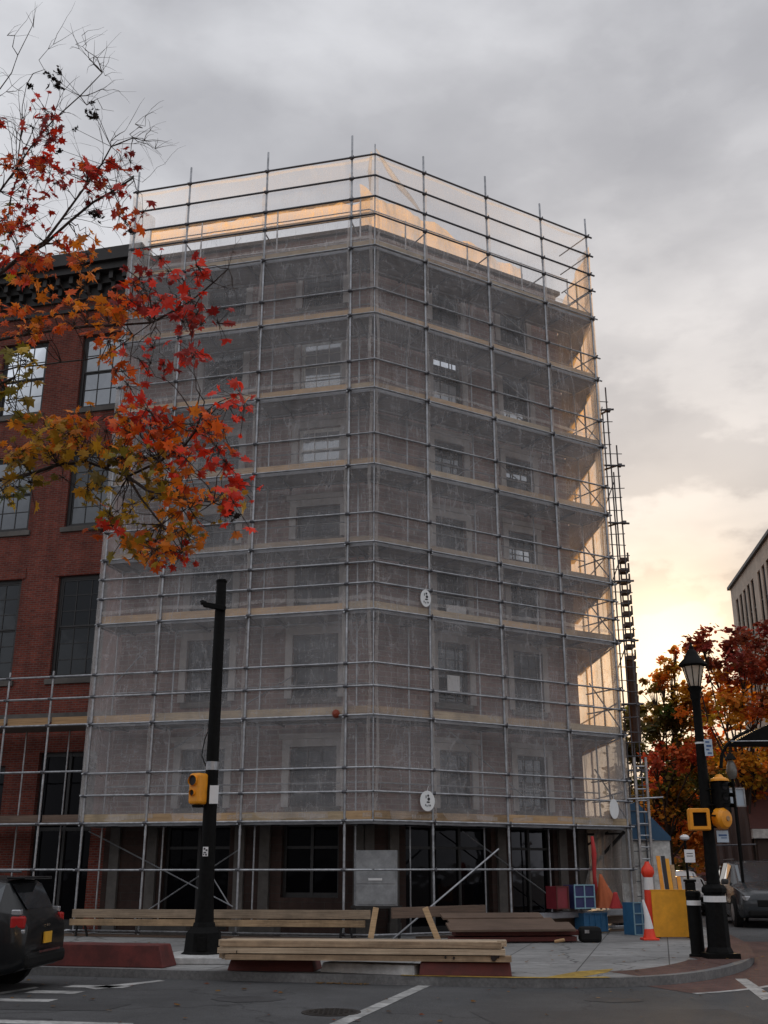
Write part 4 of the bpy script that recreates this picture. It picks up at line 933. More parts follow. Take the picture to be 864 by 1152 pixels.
# long boards on left bay
for k,(z,mt,lab) in enumerate(((.56,'oldwood2','upper long pale board resting along the foot of the left scaffold face'),(.36,'pine3','lower long amber board resting along the foot of the left scaffold face'))):
    m=MB(); m.beam(FL.p(.0+.1*k,-.22-.12*k,z+.02),FL.p(7.75,-.22-.1*k,z-.02),.09,.2 if k==0 else .15); tag(m.build('long_board',M[mt],uv=FL.d[:2],bevel=.006),lab,'board')
for s in (.6,4.4,7.5):
    t=empty('trestle',tuple(FL.p(s,-.0,0)),math.pi-aL,label='dark low trestle under the long boards, %s'%({.6:'nearest the scaffold corner',2.4:'second from the scaffold corner',4.4:'in the middle of the boards',6.2:'fourth from the scaffold corner',7.5:'nearest the black car'}[s]),cat='trestle',group='trestles under the long boards')
    for dx in (-.1,.1):
        m=MB(); m.beam((dx*1.6,.15,0),(dx,.22,.3),.04,.05,V((0,1,0))); m.build('leg',M['trim_dark'],t,local=True)
    m=MB(); m.box((0,.22,.295),(.3,.12,.03)); m.build('top_bar',M['trim_dark'],t,local=True)
for k,(s,w) in enumerate(((4.9,1.4),(2.6,.9))):
    m=MB(); fbox(m,FL,s,s+w,.35,.9,.0,.36); tag(m.build('concrete_step',M['stone'],bevel=.015),['wide','narrow'][k]+' grey stone step behind the boards of the left scaffold face','step')
# utility cabinet on frame at the corner
t=empty('utility_cabinet',(-.18,27.6,0),R(-4),label='grey metal utility cabinet on a dark frame inside the scaffold corner',cat='cabinet')
m=MB(); m.box((0,0,1.38),(1.02,.4,1.32)); m.build('cabinet_body',M['cabinet'],t,local=True,bevel=.012)
m=MB(); m.box((0,-.205,1.62),(.95,.012,.72)); m.build('door',M['cabinet'],t,local=True,bevel=.004)
m=MB(); m.box((0,-.205,1.0),(.95,.012,.44)); m.build('door',M['cabinet'],t,local=True,bevel=.004)
m=MB(); m.box((-.02,-.218,1.36),(.34,.012,.055)); m.build('nameplate',M['paper'],t,local=True)
m=MB()
for x in (-.55,.55): 
    for y in (-.2,.2): m.box((x,y,.36),(.05,.05,.72))
m.box((0,-.24,.72),(1.22,.05,.06)); m.box((0,.24,.72),(1.22,.05,.06)); m.build('frame',M['trim_dark'],t,local=True)
# white discs
def disc(Fc,px,o,w,h,lab,mark=True):
    s,z=Fc.px(*px,o); an=math.atan2(Fc.d.y,Fc.d.x); c=Fc.p(s,o,z); t=empty('round_sign',tuple(c),an,label=lab,cat='round sign',group='white discs hung on the netting')
    m=MB(); n=24; m.add([(w*math.cos(2*math.pi*k/n),y,h*math.sin(2*math.pi*k/n)) for y in(0,.012) for k in range(n)],[tuple(range(n))[::-1],tuple(range(n,2*n))]+[(k,(k+1)%n,n+(k+1)%n,n+k) for k in range(n)]); m.build('disc',M['tagwhite'],t,local=True)
    if mark:
        m=MB(); 
        for (cx,cz,a,b) in ((.02,.13,.03,.03),(-.045,.10,.012,.045),(.035,.045,.04,.04),(.02,-.03,.055,.02)): m.lathe((cx,-.004,cz),[(a,0),(a*.9,.004)],10,My@Matrix.Diagonal((1,b/a,1)).to_3x3())
        for (cx,cz,a,b) in ((-.06,-.10,.02,.05),(-.02,-.125,.02,.04),(.04,-.11,.02,.045),(.08,-.11,.02,.04)): m.box((cx,-.006,cz),(a,.004,b))
        m.build('pictogram',M['ink'],t,local=True)
    m=MB(); m.tube((0,.005,h*.95),(0.03,.0,h+.12),.006,5); m.build('hanging_tie',M['tagwhite'],t,local=True)
disc(FR,(479,673),-.1,.165,.235,'white disc with a black pictogram, upper one on the right netting')
disc(FR,(481,901),-.12,.22,.25,'white disc with a black pictogram above the first deck board near the corner')
disc(FR,(691,910),-.1,.17,.27,'plain white disc near the right end of the lowest netting',False)
s,z=FL.px(378,803,-.04); m=MB(); m.lathe(FL.p(s,-.03,z),[(.04,-.1),(.10,-.05),(.11,.03),(.06,.09)],10,Matrix.Rotation(R(70),3,'Y')); tag(m.build('red_helmet',mat('red_brown_plastic',(.22,.035,.012),.6),smooth=2),'rusty red rounded cap on the end of an amber toe board','cap')
# papers on inner windows / pipes
for (px_,w,h,lab) in (((510,770),.42,.5,'pale paper sheet taped to the window behind the right netting'),((513,686),.7,.22,'pale boxes on the window ledge behind the right netting')):
    s,z=FR.px(*px_,OW-.03); m=MB(); fbox(m,FR,s-w/2,s+w/2,OW-.05,OW-.03,z-h/2,z+h/2); tag(m.build('paper_sheet',M['paper']),lab,'paper')
# crates and cloth in the last ground bay
def crate(c,w,d,h,mt,mt2,lab,rz=0,rows=2,colsn=3):
    t=empty('crate',c,rz,label=lab,cat='crate'); m=MB(); m.box((0,0,h/2),(w,d,h)); m.build('bin',M[mt],t,local=True)
    m=MB()
    for i in range(colsn+1): x=-w/2+w*i/colsn; m.box((x,-d/2-.012,h/2),(.03,.024,h+.02))
    for j in range(rows+1): z=h*j/rows; m.box((0,-d/2-.016,z if z else .012),(w+.03,.02,.03))
    m.build('rim_frame',M[mt2],t,local=True)
M['redplastic']=mat('red_plastic',(.20,.02,.03),.5); M['navy']=mat('navy_plastic',(.03,.035,.12),.5)
c=atY(656,1017,29.6); crate((c.x-.1,29.6,.62),.62,.5,.58,'navy','bluelt','stacked blue crate with pale frame in the last scaffold bay',R(25),2,2)
c=atY(640,1017,29.6); crate((c.x-.35,29.3,.62),.35,.5,.55,'redplastic','redsteel','dark red crate beside the blue framed crate',R(25),1,1)
c=atY(717,1046,29.2); crate((c.x,29.2,0),.5,.45,.78,'blue','bluelt','tall pale blue crate stack beside the outer scaffold pole',R(25),3,2)
c=atY(678,1046,29.8); crate((c.x-.3,29.8,0.05),.75,.4,.45,'blue','blue','low blue crate under the brown beam in the last bay',R(28),1,4)
def cloth(name,c,rb,rt,h,mt,lab,cat,lean=0):
    m=MB(); n=26; vs=[];fs=[]
    for j in range(9):
        t=j/8; rr=rb+(rt-rb)*t**.8
        for k in range(n):
            a=2*math.pi*k/n; q=rr*(1+.22*math.sin(k*2.4)*(1-t)); vs.append(V((c[0]+q*math.cos(a)+lean*t,c[1]+q*.6*math.sin(a),c[2]+h*t)))
    for j in range(8):
        for k in range(n): fs.append((j*n+k,j*n+(k+1)%n,(j+1)*n+(k+1)%n,(j+1)*n+k))
    fs.append(tuple(8*n+k for k in range(n))); m.add(vs,fs); return tag(m.build(name,M[mt],smooth=True),lab,cat)
c=atY(684,1020,29.9); cloth('orange_sheet',(c.x,29.9,.62),.38,.03,.85,'orangecloth','crumpled orange brown sheet gathered to a peak beside the blue crate','sheet',-.15)
c=atY(694,1020,29.5); cloth('red_bag',(c.x,29.6,.62),.17,.05,.4,'redcloth','small bright red bag at the foot of the orange sheet','bag')
c=atY(668,975,30.3); m=MB(); 
m.path([V((c.x,30.3,2.45)),V((c.x+.03,30.3,2.0)),V((c.x+.0,30.3,1.4)),V((c.x+.05,30.3,.7))],[.04,.07,.05,.07],8); tag(m.build('red_banner_roll',M['redcloth'],smooth=True),'long red cloth roll hanging upright in the last scaffold bay','cloth')
# yellow board, cone, tall delineator
bc=atY(761,1055,27.6)
t=empty('barrier_board',(bc.x,27.6,0),R(2),label='plain orange yellow plywood board standing on the pavement',cat='board')
m=MB(); m.box((0,0,.56),(1.08,.05,1.06)); m.build('panel',M['boardyel'],t,local=True,bevel=.012)
m=MB(); m.box((0,.01,1.105),(1.12,.08,.03)); m.build('top_edge',M['boardyel'],t,local=True,bevel=.004)
m=MB(); m.box((-.4,.2,.3),(.05,.36,.6)); m.box((.4,.2,.3),(.05,.36,.6)); m.build('rear_leg',M['oldwood'],t,local=True)
cc=atY(734,1053,28.4)
t=empty('delineator_post',(cc.x,28.4,0),label='tall red orange traffic post with one white band and a crumpled top',cat='traffic post')
m=MB(); m.lathe((0,0,.0),[(.16,0),(.16,.05),(.135,.07),(.12,1.1)],14); m.build('tube',M['orange'],t,local=True,smooth=2)
m=MB(); m.lathe((0,0,1.1),[(.122,0),(.112,.3)],14); m.build('white_band',M['conewhite'],t,local=True)
m=MB(); m.lathe((0,0,1.4),[(.112,0),(.14,.05),(.17,.12),(.15,.22),(.08,.3),(.05,.38)],9); m.build('head',M['orange'],t,local=True,smooth=2)
c2=atY(731,1056,27.0)
t=empty('traffic_cone',(c2.x,27.0,0),label='small white and orange traffic cone at the foot of the tall orange post',cat='traffic cone')
m=MB(); m.box((0,0,.025),(.38,.38,.05)); m.build('base',M['orange'],t,local=True,bevel=.012)
m=MB(); m.lathe((0,0,.05),[(.15,0),(.11,.2)],14); m.build('cone_bottom',M['orange'],t,local=True,smooth=2)
m=MB(); m.path([(0,0,.25),(-.02,0,.5),(-.06,0,.72),(-.1,0,.9)],[.11,.075,.05,.025],12); m.build('cone_sleeve',M['conewhite'],t,local=True,smooth=2)
# striped boards leaning behind
for k in range(5):
    a=atY((752,757,762,766,772)[k],1040,28.6); a.z=.02; b=atY((740,745.5,750,756,763)[k],(963,963,966,973,986)[k],29.1); m=MB(); m.beam(a,b,.1,.03,V((0,1,0)))
    tag(m.build('striped_board',M[['yellow','ink','boardyel','pine','yellow'][k]],uv=(0,1)),['tall yellow board leaning leftmost behind the orange yellow panel','black board leaning second from left behind the orange yellow panel','amber board leaning in the middle behind the orange yellow panel','pale wooden board leaning second from right behind the orange yellow panel','short yellow board leaning rightmost behind the orange yellow panel'][k],'board','boards leaning behind the barrier panel')
# blue canopy + grey panel tent behind
t=empty('canopy_tent',(8.6,33.2,0),label='small tent with blue sloping roof and pale grey sides behind the ladder',cat='tent')
xA,zA=atY(712,905,33.5).x,atY(712,903,33.5).z; xB,zB=atY(750,945,33.5).x,atY(752,942,33.5).z
m=MB(); P=[V((xA-.6,33,zA-.2)),V((xA,33,zA)),V((xB,33,zB)),V((xB,33,zB-.1)),V((xA-.6,33,zB-.1))]; m.add([p for p in P]+[p+V((0,2,0)) for p in P],[(0,1,2,3,4),(9,8,7,6,5),(0,5,6,1),(1,6,7,2),(2,7,8,3),(3,8,9,4),(4,9,5,0)]); m.build('roof',mat('blue_canvas',(.03,.09,.17),.7),t)
m=MB(); P=[V((xA-.6,33.05,0)),V((xB-.03,33.05,0)),V((xB-.03,33.05,zB-.1)),V((xA-.6,33.05,zB-.1))]; m.add(P+[p+V((0,1.9,0)) for p in P],[(0,1,2,3),(7,6,5,4),(0,4,5,1),(1,5,6,2),(2,6,7,3)]); m.build('side_sheet',M['white'],t)
# ================================================================ vehicles
def vehicle(loc,rz,paint,label,kind='suv',plate_=None,name='parked_car',group=None):
    L_,W_,H_=(4.7,1.88,1.66) if kind=='suv' else (4.5,1.8,1.44)
    t=empty(name,loc,rz,label=label,cat='car',group=group)
    # stations along x (front = -x): x, sill z, belt z, roof z, half width low, half width belt, half width roof
    if kind=='suv':
        S=[(-2.33,.42,.62,.66,.62,.60,.5),(-2.25,.30,.80,.84,.80,.76,.62),(-2.0,.24,.92,.96,.89,.86,.70),(-1.4,.22,1.00,1.05,.93,.90,.72),(-1.02,.22,1.03,1.12,.94,.91,.72),(-.42,.22,1.05,1.58,.94,.92,.66),(.1,.22,1.06,1.65,.94,.92,.68),(.8,.22,1.08,1.66,.94,.92,.68),(1.45,.22,1.10,1.62,.94,.91,.67),(1.9,.24,1.12,1.56,.93,.89,.64),(2.18,.30,1.10,1.16,.90,.86,.62),(2.32,.36,.92,.94,.84,.80,.6)]
    else:
        S=[(-2.22,.40,.55,.58,.60,.56,.45),(-2.12,.28,.70,.74,.78,.74,.6),(-1.8,.22,.80,.84,.86,.84,.68),(-1.2,.20,.88,.93,.90,.88,.70),(-.85,.20,.90,.98,.90,.88,.70),(-.2,.20,.93,1.36,.90,.88,.60),(.3,.20,.94,1.44,.90,.88,.60),(.9,.20,.95,1.38,.90,.88,.60),(1.35,.20,.96,1.2,.90,.87,.62),(1.75,.22,.96,1.02,.88,.85,.66),(2.1,.28,.92,.95,.84,.80,.62),(2.22,.36,.75,.78,.78,.72,.55)]
    ring=[]
    for x,sz,bz,rzz,a,b,c in S:
        mid=(sz+bz)/2+.05; pts=[(0,sz),(a-.06,sz),(a,sz+.1),(a+.005,mid),(b,bz),(c+.04 if rzz-bz>.2 else c,rzz-.04),(c*.8,rzz),(0,rzz+.012)]
        pts=pts+[(-p,q) for p,q in pts[::-1][1:-1]]
        ring.append([V((x,p,q)) for p,q in pts])
    n=len(ring[0]); m=MB(); vs=[v for r_ in ring for v in r_]; fs=[]
    for i in range(len(ring)-1):
        for k in range(n): fs.append((i*n+k,i*n+(k+1)%n,(i+1)*n+(k+1)%n,(i+1)*n+k))
    fs.append(tuple(range(n))); fs.append(tuple((len(ring)-1)*n+k for k in range(n)))
    m.add(vs,fs); body=m.build('body',paint,t,local=True,smooth=True,bevel=.02)
    bm=bpy.data.meshes[body.data.name]
    # windows: quads belt->roof between cabin stations
    cab=[i for i,s in enumerate(S) if s[3]-s[2]>.2]
    def wq(p,off): 
        nrm=(p[1]-p[0]).cross(p[3]-p[0]).normalized(); c=sum(p,V((0,0,0)))/4
        if nrm.dot(c-V((c.x*.5,0,.9)))<0: nrm=-nrm
        m=MB(); m.quad(*[c+(q-c)*.9+nrm*off for q in p]); return m
    for a,b in zip(cab,cab[1:]):
        for sd in (4,n-4):
            o_=5 if sd==4 else n-5
            m=wq([ring[a][sd],ring[b][sd],ring[b][o_],ring[a][o_]],.012); m.build('side_window',M['carglass'],t,local=True)
    f0,f1=cab[0]-1,cab[0]; r0,r1=cab[-1],cab[-1]+1
    m=wq([ring[f0][5]*1,ring[f0][n-5],ring[f1][n-5],ring[f1][5]],.03); m.build('windscreen',M['carglass'],t,local=True)
    m=wq([ring[r1][5],ring[r1][n-5],ring[r0][n-5],ring[r0][5]],.03); m.build('rear_window',M['carglass'],t,local=True)
    wr_=.36 if kind=='suv' else .32
    for x in (-1.42,1.42):
        for sy in (-1,1):
            ym=sy*(.86 if kind=='suv' else .82)
            m=MB(); m.lathe((x,ym,wr_+.01),[(wr_+.055,-.1),(wr_+.055,.092 if kind=='suv' else .09)],24,Matrix.Rotation(R(-90*sy),3,'X')); m.build('wheel_arch',M['rubber'],t,local=True)
            m=MB(); m.lathe((x,ym,wr_),[(wr_-.03,-.08),(wr_,-.06),(wr_,.08),(wr_-.03,.11),(wr_*.68,.112)],24,Matrix.Rotation(R(-90*sy),3,'X')); w=m.build('tyre',M['rubber'],t,local=True,smooth=2)
            m=MB(); m.lathe((x,ym,wr_),[(wr_*.66,.10),(wr_*.6,.118),(wr_*.2,.125)],10,Matrix.Rotation(R(-90*sy),3,'X')); m.build('rim',M['steel'],w,local=True)
    hw=S[1][4]
    for sy in (-1,1):
        m=MB(); m.box((-2.17,sy*(hw-.17),.72 if kind=='suv' else .62),(.2,.34,.13),Matrix.Rotation(R(22*sy),3,'Z')); m.build('headlight',M['headlamp'],t,local=True,bevel=.03)
        m=MB(); zt=.98 if kind=='suv' else .8
        m.box((2.17,sy*(S[-2][4]-.085),zt),(.22,.13,.18 if kind=='suv' else .14),Matrix.Rotation(R(-14*sy),3,'Z')); m.build('tail_light',M['lamplight'],t,local=True,bevel=.03)
        m=MB(); m.box((2.23,sy*(S[-2][4]-.10),zt-.125),(.13,.12,.06)); m.build('reversing_light',M['headlamp'],t,local=True,bevel=.015)
        m=MB(); m.box((2.14,sy*(S[-2][4]-.085),zt+.14),(.14,.11,.08)); m.build('indicator_light',M['headlamp'],t,local=True,bevel=.015)
        m=MB(); m.box((-.85,sy*1.02,1.12 if kind=='suv' else 1.0),(.16,.2,.14)); m.build('wing_mirror',paint,t,local=True,bevel=.04)
        m=MB(); m.box((0,sy*.95,.56),(1.9,.02,.035)); m.build('side_trim',M['rubber'],t,local=True)
        m=MB()
        for x in (-.42,.5,1.3): m.box((x,sy*.945,.8),(.012,.012,.42))
        m.build('door_gap',M['rubber'],t,local=True)
        for x in (-.1,.9): m=MB(); m.box((x,sy*.955,.93),(.18,.03,.03)); m.build('door_handle',paint,t,local=True)
    m=MB(); m.box((-2.3,0,.6),(.08,.9,.18)); m.build('grille',M['rubber'],t,local=True,bevel=.03)
    m=MB(); m.box((-2.26,0,.36),(.2,1.4,.16)); m.build('front_bumper',M['rubber'],t,local=True,bevel=.05)
    m=MB(); m.box((2.25,0,.45),(.26,1.62,.2)); m.build('rear_bumper',M['rubber'] if kind=='suv' else paint,t,local=True,bevel=.06)
    m=MB(); m.box((2.392,0.0,.56),(.012,.9,.03)); m.build('bumper_trim',M['chrome'],t,local=True)
    m=MB(); m.box((2.345,0,.74),(.02,.32,.16)); m.build('plate',M['plate' if plate_ else 'paper'],t,local=True)
    if kind=='suv':
        m=MB(); m.box((1.98,0,1.6),(.28,1.2,.04)); m.build('roof_spoiler',paint,t,local=True,bevel=.012)
        m=MB(); m.box((2.34,0,.92),(.02,.10,.03)); m.build('badge',M['chrome'],t,local=True)
        for sy in(-1,1): m=MB(); m.tube((-.3,sy*.6,1.7),(1.6,sy*.6,1.69),.018,6); m.build('roof_rail',M['steel_dk'],t,local=True)
    return t
def paint(name,c,rough=.25):
    m=mat(name,c,rough,var=.05,scale=3); b=[n for n in m.node_tree.nodes if n.type=='BSDF_PRINCIPLED'][0]; b.inputs['Specular IOR Level'].default_value=.3; b.inputs['Coat Weight'].default_value=.3; b.inputs['Coat Roughness'].default_value=.08; return m
M['headlamp']=mat('lamp_lens',(.45,.46,.48),.15,metal=.5,var=.2,scale=20)
pb=paint('black_car_paint',(.004,.005,.006),.4); pg=paint('dark_grey_car_paint',(.045,.05,.055)); pw=paint('white_car_paint',(.6,.6,.6)); pd=paint('dark_car_paint',(.02,.02,.024)); ps_=paint('silver_car_paint',(.3,.31,.32))
vehicle((-7.52,17.62,RZ),R(-3),pb,'black SUV with red tail light and amber plate parked at the left kerb',plate_=True)
# heading towards camera: front (-x local) -> world (-.13,-1)
hd=R(90-8)
vehicle((12.35,37.2,RZ),hd,pg,'dark grey SUV facing the camera on the side street at right edge').scale=(1.15,1.12,1.2)
vehicle((12.5,46.2,RZ),hd,ps_,'silver car parked nearest behind the white paper notice',kind='sedan',group='cars parked up the side street')
vehicle((14.0,53,RZ),hd,pw,'white car second in the parked row, between lamp post and tent',kind='suv',group='cars parked up the side street')
vehicle((17.0,58,RZ),hd,pd,'dark car farther up the side street half hidden by the lamp post',kind='sedan',group='cars parked up the side street')
vehicle((15.2,62,RZ),hd,pw,'farthest white car beyond the blue roofed tent',kind='suv',group='cars parked up the side street')
# ================================================================ right beige building
t=empty('office_building',(18.6,55,0),label='beige office building with rows of tall narrow windows at right edge',cat='building')
A=V((18.75,55.5,0)); B=V((16.4,37.8,0)); d=(A-B).normalized(); nrm=V((d.y,-d.x,0)); 
class F2(Face):
    def __init__(s): s.d=-d; s.n=nrm
    def p(s,a,o,z): return A-d*a+nrm*o+V((0,0,z))
FB=F2(); Hh=15.9
hs=[]; 
for fl in range(4):
    z0=1.2+fl*3.75; 
    for g in range(3):
        for k in range(5):
            a=1.1+g*5.6+k*1.0; hs.append((a,a+.62,z0,z0+2.6))
m=MB(); wallgrid(m,FB,0,0,17.8,0,Hh,hs,.12); m.quad(A,A+nrm*14,A+nrm*14+V((0,0,Hh)),A+V((0,0,Hh))); m.quad(B,B+nrm*14,B+nrm*14+V((0,0,Hh)),B+V((0,0,Hh))); m.build('wall',M['beige'],t,uv=(-d)[:2])
m=MB(); m.quad(A+V((0,0,Hh-.3)),B+V((0,0,Hh-.3)),B+nrm*14+V((0,0,Hh-.3)),A+nrm*14+V((0,0,Hh-.3))); m.build('roof',M['stone'],t)
m=MB(); fbox(m,FB,-.15,18,-.15,.2,Hh+.003,Hh+.16); m.build('coping',M['trim_dark'],t)
for h in hs:
    m=MB(); fbox(m,FB,h[0],h[0]+.05,.06,.11,h[2],h[3]); fbox(m,FB,h[1]-.05,h[1],.06,.11,h[2],h[3]); fbox(m,FB,h[0]+.05,h[1]-.05,.06,.11,h[2]+1.2,h[2]+1.26); w=m.build('window',M['trim_dark'],t)
    m=MB(); m.quad(*[FB.p(x,.10,z) for x,z in((h[0],h[2]),(h[1],h[2]),(h[1],h[3]),(h[0],h[3]))]); m.build('pane',M['glass_hi' if random.random()<.3 else 'glass'],w)
for fl in range(4):
    for g in range(3):
        m=MB(); z0=1.2+fl*3.75; fbox(m,FB,1.0+g*5.6,1.1+g*5.6+4.65,-.05,.02,z0-.12,z0-.003); m.build('sill_band',M['trim_dark'],t)
# low far buildings closing the street
def lowb(loc,sz,mt,lab,rz=0):
    t=empty('distant_building',loc,rz,label=lab,cat='building'); w,dp,h=sz
    m=MB(); m.box((0,0,h/2),(w,dp,h)); m.build('wall',M[mt],t,local=True)
    m=MB(); m.box((0,0,h+.15),(w+.4,dp+.4,.3)); m.build('cornice',M['trim_dark'],t,local=True)
    for fl in range(int(h/3.2)):
        for i in range(int(w/2.4)): m=MB(); m.box((-w/2+1.4+i*2.4,-dp/2-.01,1.8+fl*3.2),(1.0,.06,1.5)); m.build('window',M['glass'],t,local=True)
lowb((30,120,0),(34,12,6.5),'brick','low dark brick building closing the far end of the side street')
lowb((-5,135,0),(30,12,6.5),'brick','low brick building far behind the corner block')
lowb((70,110,0),(34,14,9),'stone','grey stone building far beyond the beige office')
lowb((2,58,0),(12,14,8),'brick','brick building behind the corner block on the side street')
lowb((-14,-26,0),(22,10,10),'brick','brick row house across the street on the left',math.pi)
lowb((14,-28,0),(24,10,12),'beige','pale row house across the street on the right',math.pi)
# ================================================================ kiosk and brown posts at the right
t=empty('kiosk',(15.2,43,0),R(-8),label='small kiosk with maroon pitched roof and pale fascia behind the grey SUV',cat='kiosk')
c=atY(858,965,43)
m=MB(); m.box((c.x-15.2+1.4,0,1.35),(3.6,3,2.7)); m.build('wall',M['brownmetal'],t,local=True)
m=MB(); m.box((c.x-15.2+1.4,-.1,2.85),(4.0,3.4,.34)); m.build('fascia',M['white'],t,local=True,bevel=.02)
xm=c.x-15.2+.4
m=MB(); m.add([(xm-1.2,-1.75,3.03),(xm+3.4,-1.75,3.03),(xm+3.4,1.7,3.03),(xm-1.2,1.7,3.03),(xm-.9,0,5.9),(xm-.6,0,5.9),(xm+2,0,4.2)],[(0,1,2,3),(0,1,6,5,4),(2,3,4,5,6),(3,0,4),(1,2,6)]); m.build('roof',M['roofred'],t,local=True)
m=MB(); m.box((c.x-15.2+1.2,-1.52,1.3),(1.2,.06,1.9)); m.build('serving_hatch',M['glass_dk'],t,local=True)
for k,(x0,x1,yt) in enumerate(((805,812,912),(815,822,904),(826,832,890),(838,844,884))):
    a=atY((x0+x1)/2,960,40+k*.3); b=atY((x0+x1)/2-6,yt,40+k*.3)
    m=MB(); m.lathe((a.x,a.y,0),[(.20,0),(.24,.8),(.19,b.z*.7),(.08,b.z-.1),(.02,b.z)],9)
    tag(m.build('folded_parasol',M['brownmetal'],smooth=2),['shortest folded brown parasol just right of the lamp post','second folded brown parasol from the lamp post','third folded brown parasol from the lamp post','tallest folded brown parasol next to the kiosk'][k],'parasol','folded brown parasols')
m=MB(); m.tube(atY(806,951,39.4),atY(850,950,39.4),.03,6); tag(m.build('fence_rail',M['steel_dk']),'thin dark rail in front of the folded parasols','rail')
c=atY(827,897,38)
t=empty('framed_sign',(c.x,38,c.z),R(-6),label='grey framed hanging sign box above the folded parasols',cat='sign')
m=MB()
for x in (-.3,0.02,.32): m.box((x,0,0),(.04,.06,.62))
m.box((0,0,.3),(.66,.06,.04)); m.box((0,0,-.3),(.66,.06,.04)); m.build('frame',M['steel'],t,local=True)
m=MB(); m.box((.01,.02,0),(.6,.02,.56)); m.build('panel',M['palesign'],t,local=True)
m=MB(); m.tube((0.02,.05,-.3),(.02,.05,-c.z),.04,6); m.build('post',M['black'],t,local=True)
# dark arched canopy right edge
t=empty('arched_canopy',(12.2,27.6,0),label='dark arched canopy on a curved arm at the right edge',cat='canopy')
m=MB(); vs=[];fs=[]; N1=14
for j,yy in enumerate((27,27.7)):
    for i in range(N1+1):
        u=i/N1; px_=824+u*110; py=836-36*math.sin(u*math.pi*.5)**.9
        p=atY(px_,py,27); vs.append(V((p.x,yy,p.z))); 
for j,yy in enumerate((27,27.7)):
    for i in range(N1+1):
        u=i/N1; p=atY(824+u*110,836,27); q=vs[j*(N1+1)+i]; vs.append(V((q.x,yy,p.z-.02)))
K=N1+1
for i in range(N1):
    fs+=[(i,i+1,K+i+1,K+i),(2*K+i,2*K+i+1,3*K+i+1,3*K+i),(i,i+1,2*K+i+1,2*K+i),(K+i,K+i+1,3*K+i+1,3*K+i)]
m.add(vs,fs); m.build('hood',M['black'],t)
m=MB(); p=atY(822,834,26.96); q=atY(934,833,26.96); m.tube(p,q,.015,5); m.build('edge_trim',M['steel'],t)
m=MB(); pts=[atY(x,y,27) for x,y in((842,822),(828,829),(818,838),(812,850),(811,864))]; m.path(pts,.045,6); m.build('curved_arm',M['black'],t)
m=MB(); p=atY(934,836,27.1); m.tube(V((p.x,27.1,0)),V((p.x,27.1,p.z)),.07,8); m.build('post',M['black'],t)
p=atY(823,866,36)
t=empty('lantern',(p.x,36,0),label='small ornate globe lantern half hidden among the orange leaves',cat='lantern')
m=MB(); m.tube((0,0,0),(0,0,p.z-.3),.05,8); m.build('pole',M['black'],t,local=True)
m=MB(); m.lathe((0,0,p.z-.3),[(.08,0),(.16,.12),(.18,.28),(.14,.46),(.08,.6)],12); m.build('globe',M['globeglass'],t,local=True,smooth=2)
m=MB(); m.lathe((0,0,p.z+.33),[(.2,0),(.12,.12),(.03,.25)],10); m.build('cap',M['black'],t,local=True)
# ================================================================ background trees
def leafquad(m,c,s,col):
    a=random.random()*6.28; tl=random.uniform(-1.2,1.2); Mx=Matrix.Rotation(a,3,'Z')@Matrix.Rotation(tl,3,'X')@Matrix.Rotation(random.random()*6,3,'Z')
    m.cur=col
    m.add([c+Mx@V(p) for p in ((-s*.5,-s*.35,0),(s*.15,-s*.5,0),(s*.55,0,.1*s),(s*.1,s*.5,0),(-s*.5,s*.3,.05*s))],[(0,1,2,3,4)])
def bgtree(loc,h,clumps,label,ls=.2,density=130,trunk=.16):
    t=empty('maple_tree',loc,label=label,cat='tree',group='autumn trees lining the side street'); x,y,_=loc
    m=MB(); top=V((0,0,h*.55)); m.path([(0,0,0),(.05,0,h*.2),(0,.05,h*.4),top],[trunk,trunk*.8,trunk*.6,trunk*.45],8); m.build('trunk',M['bark'],t,local=True)
    mb=MB(); lf=MB(); lf.cur=(1,1,1)
    for (cx,cy,cz,rr,col) in clumps:
        c=V((cx,cy,cz)); s=V((0,0,min(cz*.6,h*.45)*random.uniform(.7,1)))
        mid=s.lerp(c,.5)+V((random.uniform(-.3,.3),random.uniform(-.3,.3),.1)); mb.path([s,mid,c],[trunk*.35,trunk*.2,.02],5)
        subs=[c+V([random.gauss(0,rr*.55) for _ in range(3)]) for _ in range(9)]
        for q in subs:
            mb.path([mid.lerp(c,.6),q],[.025,.008],4)
            cc=[min(1,max(.0,k*random.uniform(.7,1.3))) for k in col]
            for _ in range(int(density/9*rr*rr*2.3)+5):
                o=V([random.gauss(0,rr*.26) for _ in range(3)]); o.z*=.7
                k=random.uniform(.7,1.35); leafquad(lf,q+o,ls*random.uniform(.6,1.35),tuple(min(1,v*k) for v in cc))
    mb.build('branches',M['bark'],t,local=True); lf.build('crown',M['farleaf'],t,local=True)
    return t
DR=(.24,.055,.035);OR=(.60,.21,.03);RO=(.50,.12,.045);OG=(.20,.15,.03);YO=(.56,.28,.035);GR=(.09,.09,.025)
def cl(Y,lst,x0,y0):
    out=[]
    for px,py,dy,rpx,col in lst:
        p=atY(px,py,Y+dy); out.append((p.x-x0,p.y-y0,p.z,rpx*Y/1150,col))
    return out
Y=42;x0=13.9
bgtree((x0,Y,0),11,cl(Y,[(790,722,0,17,DR),(815,735,1,20,DR),(845,722,0,18,DR),(870,740,0,24,DR),(838,752,-1,22,DR),(802,752,1,14,DR),(778,735,0,8,OR),(860,770,-1,24,RO),(825,775,0,22,OR),(895,790,0,28,DR),(900,750,1,28,DR),(788,790,1,20,OR),(815,800,-1,20,YO),(850,805,0,20,OR),(850,860,-1,22,YO),(880,840,0,30,OR),(820,850,1,16,YO),(850,885,0,16,OR)],x0,Y),'dark red maple rising highest behind the street lamp lantern',ls=.17,density=260)
Y=47;x0=12.1
